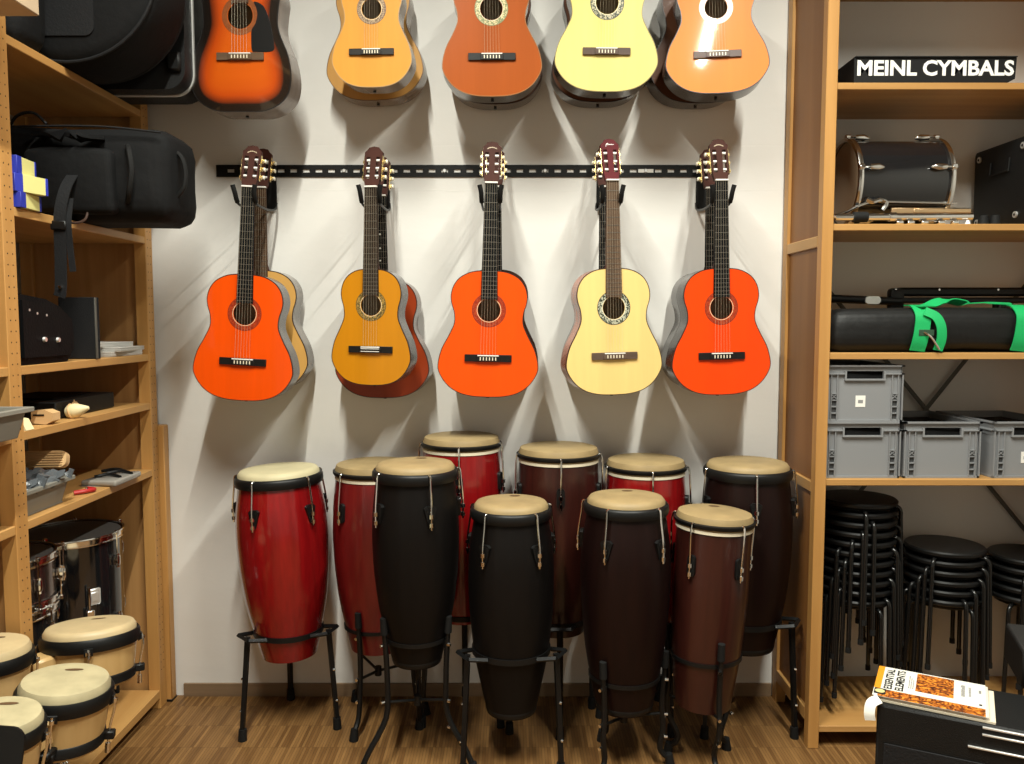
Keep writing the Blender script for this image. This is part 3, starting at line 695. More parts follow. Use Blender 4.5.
def stand_B(label, x, y, zr, r, a0, foot_r=.20, up=.085, bend=True):
    """basket stand: padded uprights gripping the shell, crossing braces and legs that curve out"""
    t = thing('conga_stand', label, 'drum stand', (x, y, 0), (0, 0, 0), 'conga stands')
    rg = MB(); rg.lathe([(r + .001, zr - .007), (r + .005, zr - .007), (r + .005, zr + .007), (r + .001, zr + .007)], 40, closed=True); rg.build('ring', M['blackmetal'], t, 40)
    zj = zr * .42
    for q in range(3):
        a = math.radians(a0 + 120 * q); R = Matrix.Rotation(a, 4, 'Z')
        u = MB(); u.xf = R; u.tube([(r + .016, 0, zr - .03), (r + .022, 0, zr + up)], [.009, .009], 8); uo = u.build('upright', M['blackmetal'], t)
        p_ = MB(); p_.xf = R; p_.tube([(r + .019, 0, zr + up * .35), (r + .022, 0, zr + up + .004)], [.0135, .0125], 10); p_.build('rubber_sleeve', M['rubber'], uo)
        lg = MB(); lg.xf = R
        pth = catmull([(r + .016, 0, zr), (r + .010, 0, zr * .7), (r + .016, 0, zj), (foot_r - .035, 0, zj * .45), (foot_r, 0, .025)], sub=4) if bend else [Vector((r + .016, 0, zr)), Vector((foot_r, 0, .025))]
        lg.tube(pth, .0105, 8); lo = lg.build('leg', M['blackmetal'], t)
        b = MB(); b.xf = R; b.cyl((foot_r - .004, 0, .045), (foot_r + .003, 0, .0), .014, .018, n=10); b.build('rubber_foot', M['rubber'], lo)
        br = MB(); br.xf = R; br.tube([(0, 0, zj + .03), (r + .014, 0, zj + .055)], [.0055, .0055], 6); br.build('brace', M['blackmetal'], t)
        for zz in (zr - .012, zj + .055, zj * .8):
            s_ = MB(); s_.xf = R; s_.cyl((r + .020, -.006, zz), (r + .032, -.006, zz), .006, n=8); s_.build('bolt', M['chrome'], lo)
    MB().cyl((0, 0, zj + .012), (0, 0, zj + .048), .014, n=10).build('hub', M['blackmetal'], t)
    return t
CG = [
    # label, x, y, z0, z1, rim, belly, r0, shell, skin, style, lean, tilt, rot0, logo, stand, ring z, stand angle, foot r, stand label
    ('glossy bright red conga with pale skin at the left end of the drums', -.880, 3.165, .285, 1.02, .168, .176, .105, 'red', 'skinA', 'A', -2.4, 0, -108, 0, 'A', .385, 105, .205, 'black tripod stand under the bright red conga at the left end'),
    ('wine red conga standing half behind the tall black conga, next to the leftmost', -.538, 3.20, .30, 1.035, .166, .170, .105, 'wine', 'skinB', 'B', 0, 0, -130, 0, 'B', .395, 250, .19, 'black basket stand under the wine red conga behind the black one'),
    ('tall black conga with tan skin standing in front of two red congas', -.343, 2.88, .375, 1.092, .152, .155, .086, 'black', 'skinB', 'A', 0, 0, -65, 1, 'B', .47, 215, .23, 'black basket stand with curved legs under the tall black conga'),
    ('bright red conga with the highest head, in the back row', -.200, 3.215, .415, 1.14, .160, .160, .10, 'red', 'skinB', 'B', 0, 0, -90, 0, 'A', .44, 90, .18, 'black stand under the highest red conga in the back row'),
    ('black conga at the front centre, the lowest of the middle drums', -.003, 2.875, .195, .955, .145, .154, .088, 'black', 'skinB', 'A', 0, 0, -54, 1, 'A', .425, 92, .20, 'black tripod stand under the front centre black conga'),
    ('mahogany brown conga in the back row between two red ones', .183, 3.20, .37, 1.10, .166, .162, .105, 'brown', 'skinB', 'B', 0, 0, -90, 0, 'A', .42, 270, .17, 'black stand under the brown conga in the back row'),
    ('dark wine conga at the front, right of the lowest black one', .404, 2.865, .215, .975, .150, .160, .10, 'dark', 'skinB', 'A', 0, 0, -50, 1, 'B', .335, 112, .165, 'black basket stand under the dark wine conga at the front'),
    ('bright red conga in the back row near the right, mostly hidden', .528, 3.205, .32, 1.05, .162, .162, .10, 'red', 'skinB', 'B', 0, 0, -90, 0, 'A', .40, 60, .175, 'black stand under the mostly hidden red conga near the right'),
    ('small mahogany brown conga leaning right, at the front right', .690, 2.875, .22, .918, .143, .134, .098, 'brown', 'skinB', 'B', 2.6, 0, -62, 1, 'B', .405, 278, .13, 'black basket stand under the small leaning brown conga'),
    ('dark wine conga beside the right shelving unit', .912, 3.14, .325, 1.05, .168, .172, .11, 'dark', 'skinB', 'A', 0, 0, -95, 0, 'A', .44, 330, .20, 'black tripod stand under the dark conga beside the right shelving'),
]
for L in CG:
    f = conga(L[0], *L[1:11], lean=L[11], tilt=L[12], rot0=L[13], logo=L[14])
    zr = L[16]
    (stand_A if L[15] == 'A' else stand_B)(L[19], L[1] + math.sin(math.radians(L[11])) * (zr - L[3]), L[2], zr, f(zr), L[17], L[18])

# ------------------------------------------------------------------ things on the left shelves
def blob_box(name, d, m, parent, loc=(0, 0, 0), bev=.05, rot=(0, 0, 0), seg=3, sag=0.0, seed=1):
    """soft padded box: heavily bevelled, slightly uneven"""
    b = MB(); b.box((0, 0, 0), d, bev, seg=seg); o = b.build(name, m, parent, 60)
    bm = bmesh.new(); bm.from_mesh(o.data); bmesh.ops.subdivide_edges(bm, edges=bm.edges[:], cuts=2, use_grid_fill=True)
    rnd = random.Random(seed); ph = [rnd.uniform(0, 6) for _ in range(6)]
    for v in bm.verts:
        p = v.co
        k = .010 * math.sin(9 * p.x + ph[0]) * math.cos(8 * p.z + ph[1]) + .006 * math.sin(21 * p.x + 13 * p.z + ph[2])
        n = p.normalized(); v.co = p + n * k * (1 if abs(p.z) < d[2] * .49 or p.z > 0 else 0)
        if sag and p.z > 0: v.co.z -= sag * (1 - (p.x / (d[0] / 2)) ** 2)
    bm.to_mesh(o.data); bm.free(); o.data.polygons.foreach_set('use_smooth', [True] * len(o.data.polygons)); o.data.set_sharp_from_angle(angle=1.2)
    o.location = loc; o.rotation_euler = rot
    return o
def strap(name, pts, w, m, parent, th=.003):
    """flat webbing along a path; width along the local binormal closest to X"""
    P = catmull(pts, sub=5); b = MB(); vs = []; fs = []
    for i, p in enumerate(P):
        tdir = (P[min(i + 1, len(P) - 1)] - P[max(i - 1, 0)]).normalized()
        side = Vector((1, 0, 0)); side = (side - tdir * side.dot(tdir)); side = side.normalized() if side.length > .15 else Vector((0, 1, 0))
        n = tdir.cross(side).normalized() * th / 2
        for q in (-1, 1): vs += [p + side * w / 2 * q + n, p + side * w / 2 * q - n]
    for i in range(len(P) - 1):
        a = i * 4; c = a + 4
        fs += [(a, a + 2, c + 2, c), (a + 1, c + 1, c + 3, a + 3), (a, c, c + 1, a + 1), (a + 2, a + 3, c + 3, c + 2)]
    fs += [(0, 1, 3, 2), (len(vs) - 4, len(vs) - 2, len(vs) - 1, len(vs) - 3)]
    b.add(vs, fs); return b.build(name, m, parent, 40)

# hard case with aluminium rim, overhanging the top shelf
t = thing('instrument_case', 'black hard case with bright aluminium rim overhanging the top left shelf', 'case', (-1.45, 3.10, 2.421))
pf = rounded(-.46, 0, .285, .62, .075, 6)
MB().prism(pf, -.005, .10).build('back_shell', M['tolex'], t)
MB().prism(rounded(-.455, .005, .28, .615, .072, 6), -.09, -.014).build('front_shell', M['tolex'], t)
rim = MB(); k = len(pf); inn = inset(pf, .012)
rim.add([(x, -.016, z) for x, z in pf] + [(x, -.016, z) for x, z in inn] + [(x, -.003, z) for x, z in pf] + [(x, -.003, z) for x, z in inn],
        [(i, (i + 1) % k, k + (i + 1) % k, k + i) for i in range(k)] + [(i, (i + 1) % k, 2 * k + (i + 1) % k, 2 * k + i) for i in range(k)] + [(k + i, k + (i + 1) % k, 3 * k + (i + 1) % k, 3 * k + i) for i in range(k)])
rim.build('aluminium_rim', M['steel'], t)
for xx in (.02, .17): MB().box((xx, -.055, -.0 + .012), (.03, .05, .012), .003).build('latch', M['steel'], t)
MB().box((.245, -.100, .10), (.05, .02, .07), .008).build('corner_guard', M['black'], t)
# round padded drum bag
t = thing('drum_bag', 'large round black padded drum bag on the top left shelf', 'bag', (-1.44, 2.84, 2.421))
R_ = .31
b = MB(); b.xf = Matrix.Translation((0, 0, R_)) @ Matrix.Rotation(PI / 2, 4, 'X')
b.lathe([(.001, -.13), (R_ - .05, -.13), (R_ - .012, -.118), (R_, -.09), (R_ - .002, 0), (R_, .09), (R_ - .012, .118), (R_ - .05, .13), (.001, .13)], 48)
b.build('bag', M['fabric'], t, 60)
for yy in (-.118, .118):
    b = MB(); b.xf = Matrix.Translation((0, yy, R_)) @ Matrix.Rotation(PI / 2, 4, 'X'); b.torus(R_ - .012, .006, n=48); b.build('piping', M['fabric2'], t)
strap('handle', [(-.06, -.133, .33), (-.055, -.155, .40), (-.05, -.155, .50), (-.055, -.133, .57)], .035, M['fabric2'], t)
b = MB(); b.xf = Matrix.Translation((-.02, -.1315, R_)); b.prism(rounded(-.10, -.22, .12, .20, .03), -.004, .004); b.build('pocket', M['fabric2'], t)
# second soft bag at the left of it
t = thing('soft_bag', 'slouched black bag with grey strap left of the round drum bag', 'bag', (-1.66, 2.58, 2.421))
blob_box('bag', (.42, .20, .50), M['fabric'], t, (0, 0, .25), .07, seed=3)
strap('shoulder_strap', [(-.02, -.115, .02), (-.03, -.125, .12), (.00, -.125, .25), (.03, -.120, .40)], .032, M['fabric2'], t)
MB().box((.005, -.127, .27), (.045, .008, .05), .004).build('buckle', M['black'], t)
# cardboard box at the near bay
t = thing('cardboard_box', 'brown cardboard box overhanging the near end of the top left shelf', 'box', (-1.47, 2.16, 2.421))
crd = mat('brown_cardboard', (.42, .31, .20), .8, var=.06)
MB().box((0, 0, .11), (.38, .26, .22), .003).build('carton', crd, t)
MB().box((0, 0, .221), (.381, .05, .002)).build('packing_tape', mat('packing_tape', (.50, .38, .22), .3), t)
# big black gig bag overhanging shelf 2
t = thing('gig_bag', 'black padded gig bag with handles bulging out of the second left shelf', 'bag', (-1.435, 2.90, 1.931))
blob_box('bag', (.61, .30, .315), M['fabric'], t, (0, 0, .158), .075, seed=5)
blob_box('front_pocket', (.30, .06, .21), M['fabric'], t, (-.02, -.155, .125), .025, seed=8)
b = MB()
b.tube(catmull([(.165, -.150, .06), (.185, -.185, .085), (.200, -.195, .15), (.190, -.185, .215), (.170, -.150, .24)], sub=5), .009, 8); b.build('carry_handle', M['rubber'], t)
b = MB(); b.tube(catmull([(.297, -.07, .09), (.322, -.075, .12), (.328, -.075, .17), (.318, -.075, .215), (.295, -.07, .24)], sub=5), .008, 8); b.build('end_handle', M['rubber'], t)
strap('top_grip', [(-.12, -.155, .275), (-.05, -.185, .272), (.03, -.188, .262), (.10, -.160, .262)], .05, M['leather'], t, .012)
b = MB(); b.tube(catmull([(-.30, -.152, .30), (-.10, -.168, .302), (.10, -.166, .300), (.28, -.150, .285)], sub=5), .0035, 6); b.build('zip', M['fabric2'], t)
b = MB(); b.tube(catmull([(-.25, -.10, .31), (-.20, -.13, .345), (-.14, -.14, .35), (-.10, -.14, .315)], sub=5), .005, 6); b.build('hang_loop', M['fabric2'], t)
b = MB(); b.tube(catmull([(-.06, -.165, .07), (-.045, -.18, .02), (-.01, -.185, -.012), (.035, -.18, -.002), (.045, -.17, .05)], sub=5), .004, 6); b.build('cord_loop', mat('brown_cord', (.06, .03, .02), .6), t)
# strap hanging from it over the shelf edge
t = thing('shoulder_strap', 'grey-black webbing strap dangling from the gig bag over the shelf below', 'strap', (-1.438, 2.64, 1.66))
strap('webbing', [(.008, .08, .42), (.010, .02, .36), (.005, -.01, .27), (.004, -.012, .15), (.000, -.012, .04), (-.006, -.012, .015)], .038, M['fabric2'], t)
strap('webbing_tail', [(.020, .03, .33), (.026, .0, .25), (.030, -.002, .17), (.036, -.002, .095)], .020, M['fabric2'], t)
MB().box((.004, -.018, .24), (.05, .010, .03), .004).build('buckle', M['black'], t)
MB().cyl((.002, -.022, .045), (.002, -.013, .045), .005, n=10).build('rivet', M['chrome'], t)
# brown box and blue-yellow boxes
t = thing('small_box', 'small brown box lying on the black gig bag beside the shelf post', 'box', (-1.615, 2.56, 2.16))
MB().box((0, 0, .045), (.10, .10, .09), .004).build('carton', mat('brown_box', (.085, .040, .026), .5), t)
MB().box((.051, 0, .045), (.002, .08, .07)).build('label_face', mat('brown_label', (.12, .065, .04), .5), t)
Y_ = mat('pale_yellow_card', (.66, .62, .24), .6); B_ = mat('blue_card', (.022, .035, .36), .5)
for i, (dx, yaw, hh, nm) in enumerate(((0, 4, .045, 'lowest'), (.012, -16, .052, 'middle'), (-.010, 6, .052, 'topmost'))):
    z = 1.931 + (0, .0455, .098)[i]
    t = thing('string_box', 'small pale yellow and blue box, %s of the three stacked at the post' % nm, 'box', (-1.475 + dx, 2.487, z), (0, 0, math.radians(yaw)), 'small boxes stacked by the left post')
    MB().box((0, 0, hh / 2), (.07, .115, hh - .001), .001).build('carton', Y_, t)
    MB().box((0, -.045, hh / 2), (.072, .030, hh), .001).build('blue_band', B_, t)
    MB().box((0, .055, hh / 2), (.072, .010, hh), .001).build('blue_edge', B_, t)
# shelf 3: leather case, binder, papers
t = thing('leather_case', 'black leather case with two chrome studs on the third left shelf', 'case', (-1.55, 2.56, 1.466))
pts = [(-.14, 0), (.13, 0), (.155, .02), (.160, .09), (.150, .145), (.10, .178), (.02, .20), (-.14, .215)]
b = MB(); b.xf = Matrix.Translation((.09, 0, 0)) @ Matrix.Rotation(PI / 2, 4, 'Z'); b.prism([(x, z) for x, z in pts], .0, .19)
bo = b.build('body', M['leather'], t, 50)
b = MB(); b.xf = Matrix.Translation((.09, 0, 0)) @ Matrix.Rotation(PI / 2, 4, 'Z'); b.prism([(x * .93 + .006, z * .80 + .022) for x, z in pts], -.012, 0.002); b.build('flap', M['leather'], t, 50)
for yy, zz in ((-.02, .075), (.055, .072)): MB().cyl((.098, yy, zz), (.109, yy, zz), .0095, .007, n=12).build('stud', M['steel'], t)
for yy, zz in ((-.09, .165), (-.05, .155), (.00, .15)): MB().cyl((.095, yy, zz), (.103, yy, zz), .004, n=8).build('rivet', M['steel'], t)
t = thing('document_box', 'dark grey upright box with pale edge behind the studded leather case', 'box', (-1.513, 2.885, 1.466))
MB().box((0, -.01, .107), (.125, .035, .214), .002).build('shell', mat('dark_grey_buckram', (.012, .012, .013), .8, bump=.5, bscale=400, spec=.2), t)
MB().box((.0645, -.0225, .107), (.004, .012, .212), .001).build('metal_edge', M['brace'], t)
paper = mat('white_paper', (.72, .70, .66), .8)
for i, (yy, dx, zz, th, nm) in enumerate(((3.14, 0, 0, .018, 'lowest'), (3.15, .012, .018, .016, 'middle'), (3.12, -.03, .034, .018, 'topmost'))):
    t = thing('paper_stack', 'white sheaf of papers, %s of the pile on the third left shelf' % nm, 'paper', (-1.585 + dx, yy, 1.466 + zz), (0, 0, math.radians((-3, 4, -8)[i])), 'papers on the third left shelf')
    for q in range(4): MB().box((.002 * (q % 2), .002 * ((q + 1) % 2), th * (q + .5) / 4), (.225, .23, th / 4 - .0012)).build('sheaf', paper, t, 0)
# shelf 4: flat dark box and small wooden instruments
wb = wood('beech', (.70, .46, .23), (.60, .37, .17), 'X', 1.2); pale = mat('pale_wood', (.80, .68, .40), .5)
t = thing('flat_case', 'flat dark box lying at the back of the fourth left shelf', 'box', (-1.66, 2.90, 1.271))
MB().box((0, 0, .03), (.30, .40, .058), .004).build('case', M['tolex'], t)
MB().box((0, 0, .0625), (.20, .26, .006), .002).build('lid_panel', M['leather'], t)
t = thing('wood_block', 'pinkish wooden percussion block on the fourth left shelf', 'percussion', (-1.487, 2.60, 1.271))
b = MB(); b.prism([(-.034, .004), (.012, 0), (.034, .012), (.034, .036), (.010, .046), (-.034, .043)], -.022, .022); b.build('block', wb, t, 20)
MB().box((-.01, -.0225, .03), (.035, .002, .005)).build('slot', M['black'], t)
t = thing('egg_shaker', 'pale wooden cone-tipped shaker lying on the fourth left shelf', 'percussion', (-1.475, 2.755, 1.271))
b = MB(); b.xf = Matrix.Translation((0, 0, .025)) @ Matrix.Rotation(math.radians(78), 4, 'Y')
b.lathe([(.001, -.030), (.018, -.028), (.024, -.018), (.0245, .004), (.017, .022), (.006, .046), (.001, .048)], 18); b.build('bulb', pale, t, 40)
b = MB(); b.xf = Matrix.Translation((0, 0, .025)) @ Matrix.Rotation(math.radians(78), 4, 'Y'); b.torus(.0245, .003, (0, 0, -.012), 18, 6); b.build('band', wb, t)
t = thing('wooden_ball', 'round wooden knob behind the cone-tipped shaker', 'percussion', (-1.515, 2.815, 1.271))
b = MB(); b.lathe([(.001, 0), (.012, .001), (.020, .010), (.024, .024), (.020, .040), (.012, .049), (.001, .051)], 18); b.build('ball', wb, t, 60)
b = MB(); b.cyl((0, 0, .049), (0, 0, .056), .006, n=10); b.build('stud', wb, t)
t = thing('wood_wedge', 'small pale wooden wedge beside the grey tray on the fourth left shelf', 'percussion', (-1.478, 2.455, 1.271))
MB().prism([(-.022, 0), (.026, 0), (.010, .032), (-.022, .038)], -.02, .02).build('wedge', pale, t, 20)
MB().box((-.023, 0, .018), (.002, .03, .02)).build('end_face', wb, t)
# trays
gt = mat('grey_tray_plastic', (.21, .20, .17), .5)
def tray(label, x, y, z, lx, ly, h):
    t = thing('plastic_tray', label, 'tray', (x, y, z), group='grey plastic trays')
    b = MB(); a = .018
    for (sx, sy, dx, dy) in ((lx / 2, 0, .004, ly), (-lx / 2, 0, .004, ly), (0, ly / 2, lx, .004), (0, -ly / 2, lx, .004)):
        v = []
        ax = 1 - a * 2 / lx; ay = 1 - a * 2 / ly
        for zz, kx, ky in ((.002, ax, ay), (h, 1, 1)):
            for ox in (-1, 1):
                if dx > dy: v.append((ox * dx / 2 * kx, sy * ky, zz))
                else: v.append((sx * kx, ox * dy / 2 * ky, zz))
        off = (-.003 if sx > 0 else .003 if sx < 0 else 0, -.003 if sy > 0 else .003 if sy < 0 else 0)
        v += [(p[0] + off[0], p[1] + off[1], p[2]) for p in v]
        b.add(v, [(0, 1, 3, 2), (4, 6, 7, 5), (2, 3, 7, 6), (0, 2, 6, 4), (1, 5, 7, 3), (0, 4, 5, 1)])
    b.box((0, 0, .002), (lx * .88, ly * .88, .004)); b.build('tub', gt, t, 20)
    r = MB()
    for sx in (-1, 1): r.box((sx * (lx / 2 + .006), 0, h - .006), (.016, ly + .028, .014), .002)
    for sy in (-1, 1): r.box((0, sy * (ly / 2 + .006), h - .006), (lx, .016, .014), .002)
    r.build('rim', gt, t, 30)
    return t
tray('grey plastic tray sticking out of the near bay in front of the post', -1.53, 2.17, 1.271, .33, .25, .085)
tray('grey plastic tray full of plastic bags on the fifth left shelf', -1.60, 2.565, 1.001, .26, .25, .085)
bagm = mat('crumpled_grey_film', (.095, .105, .115), .28, bump=.8, bscale=45)
for i, (x, y, z, sx) in enumerate(((-1.56, 2.50, 1.075, 1), (-1.53, 2.60, 1.085, .9), (-1.66, 2.57, 1.095, 1))):
    t = thing('plastic_bag', 'crumpled grey plastic bag in the fifth-shelf tray, %s' % ('nearest the post', 'nearest the tray front', 'at the back')[i], 'bag', (x, y, z), group='plastic bags in the tray')
    bm = bmesh.new(); bmesh.ops.create_icosphere(bm, subdivisions=3, radius=1); rnd = random.Random(i + 4)
    ph = [rnd.uniform(0, 6) for _ in range(4)]
    for v in bm.verts:
        p = v.co; k = 1 + .16 * math.sin(7 * p.x + ph[0]) * math.sin(6 * p.y + ph[1]) + .10 * math.sin(15 * p.z + 11 * p.x + ph[2])
        v.co = Vector((p.x * .075 * sx * k, p.y * .07 * k, p.z * .038 * k))
    me = bpy.data.meshes.new('film'); bm.to_mesh(me); bm.free(); me.materials.append(bagm); link('film', me, t)
    strap('twisted_end', [(.05, 0, .01), (.085, .02, .025), (.11, .02, .02)], .03, bagm, t, .004)
t = thing('wooden_rasp', 'ribbed light wooden scraper lying on the plastic bags in the tray', 'percussion', (-1.568, 2.665, 1.118), (math.radians(-18), 0, math.radians(8)))
MB().prism(rounded(-.085, 0, .095, .055, .02), 0, .03).build('board', wb, t, 30)
for i in range(6): MB().box((.005, -.0015, .008 + i * .008), (.16, .004, .003), .001).build('rib', wb, t)
t = thing('packaged_accessory', 'clear bag of small black parts on the fifth left shelf', 'accessories', (-1.50, 3.02, 1.001))
blob_box('film', (.14, .20, .022), mat('clear_film', (.30, .28, .25), .15), t, (0, 0, .011), .008, seed=11)
for i, (x, y) in enumerate(((.02, .04), (-.02, .08), (.01, -.03))):
    MB().tube(catmull([(x - .05, y, .024), (x, y + .015, .030), (x + .05, y - .01, .025)], sub=3), .006, 6).build('black_part', M['black'], t)
t = thing('red_clip', 'small red plastic clip beside the tray on the fifth left shelf', 'clip', (-1.475, 2.81, 1.001))
b = MB(); b.tube(catmull([(-.03, -.03, .008), (0, -.005, .010), (.01, .03, .008), (-.02, .045, .008)], sub=4), .0075, 8); b.build('clip_body', mat('red_plastic', (.45, .02, .02), .4), t)
MB().cyl((0, -.002, .015), (0, -.002, .021), .005, n=8).build('pin', M['chrome'], t)
t = thing('paper_stack', 'white papers at the left picture edge on the third shelf of the near bay', 'paper', (-1.52, 2.27, 1.466))
for q in range(3): MB().box((0, 0, .05 + q * .1), (.12 - q * .004, .08, .098)).build('sheaf', paper, t, 0)

# ------------------------------------------------------------------ drums in the left bottom bay
M['drumblack'] = mat('black_lacquer', (.008, .008, .009), .12, coat=.8)
M['maroon'] = mat('smoky_chrome_shell', (.22, .18, .17), .18, .9)
M['coated'] = mat('grey_drumhead', (.10, .095, .09), .5)
def kit_drum(name, label, x, y, z, r, h, shell, nl=6, a0=0, badge=True, axis=None, legs=0, headm='coated', lug='two', group=None):
    t = thing(name, label, 'drum', (x, y, z), axis or (0, 0, 0), group)
    MB().lathe([(r - .006, .004), (r, .004), (r, h - .004), (r - .006, h - .004)], 44, closed=True).build('shell', M[shell], t, 50)
    for zz, nm in ((0, 'bottom_head'), (h - .006, 'top_head')):
        MB().lathe([(.001, zz + .003), (r - .004, zz + .003)], 44).build(nm, M[headm], t, 50)
    for zz, sg in ((-.004, 1), (h - .022, 1)):
        MB().lathe([(r + .002, zz), (r + .009, zz - .001), (r + .010, zz + .003), (r + .006, zz + .006), (r + .006, zz + .020), (r + .010, zz + .023), (r + .009, zz + .027), (r + .002, zz + .026)], 44, closed=True).build('hoop', M['chrome'], t, 40)
    for q in range(nl):
        a = math.radians(a0 + 360 * q / nl); R = Matrix.Rotation(a, 4, 'Z')
        zs = (h * .24, h * .76) if lug == 'two' else (h * .5,)
        for zz in zs:
            l = MB(); l.xf = R; l.box((r + .011, 0, zz), (.024, .018, .040), .006, seg=2); l.cyl((r + .015, 0, zz - .026), (r + .015, 0, zz + .026), .006, n=8)
            l.build('lug', M['chrome'], t)
        rd = MB(); rd.xf = R
        for za, zb in ((zs[0], .004), (zs[-1], h - .002)): rd.cyl((r + .014, 0, za), (r + .014, 0, zb), .003, n=6)
        for zb in (.0, h + .004): rd.box((r + .013, 0, zb), (.014, .012, .014), .002)
        rd.build('tension_rod', M['chrome'], t)
    if badge:
        a = math.radians(a0 + 180 / nl)
        for ba in (a,):
            l = MB(); l.xf = Matrix.Rotation(a, 4, 'Z'); l.box((r + .003, 0, h * .5), (.006, .045, .06), .004); l.box((r + .007, 0, h * .5), (.004, .026, .035), .002); l.build('badge', M['steel'], t)
    for q in range(legs):
        a = math.radians(-45 + 120 * q)
        l = MB(); l.xf = Matrix.Rotation(a, 4, 'Z'); l.tube(catmull([(r + .020, 0, h * .6), (r + .020, 0, .02), (r + .022, 0, -z + SH[0] + .06), (r + .035, 0, -z + SH[0] + .008)], sub=4), .005, 8); l.box((r + .016, 0, h * .35), (.026, .03, .045), .004)
        lo = l.build('leg', M['chrome'], t); f_ = MB(); f_.xf = Matrix.Rotation(a, 4, 'Z'); f_.cyl((r + .035, 0, -z + SH[0] + .0005), (r + .033, 0, -z + SH[0] + .03), .010, n=8); f_.build('rubber_foot', M['rubber'], lo)
    return t
kit_drum('floor_tom', 'black lacquered floor tom with chrome hoops in the bottom left bay', -1.672, 3.045, .38, .180, .425, 'drumblack', 6, -68, legs=3)
kit_drum('tom_drum', 'black tom under the chrome snare in the bottom left bay', -1.70, 2.66, .37, .165, .28, 'drumblack', 6, -5)
kit_drum('tom_drum', 'black tom at the bottom of the drum stack behind the left post', -1.70, 2.66, .085, .165, .275, 'drumblack', 6, 15)
kit_drum('snare_drum', 'smoky chrome snare drum stacked on a black tom behind the left post', -1.70, 2.66, .66, .165, .165, 'maroon', 8, -20, badge=False, lug='one')

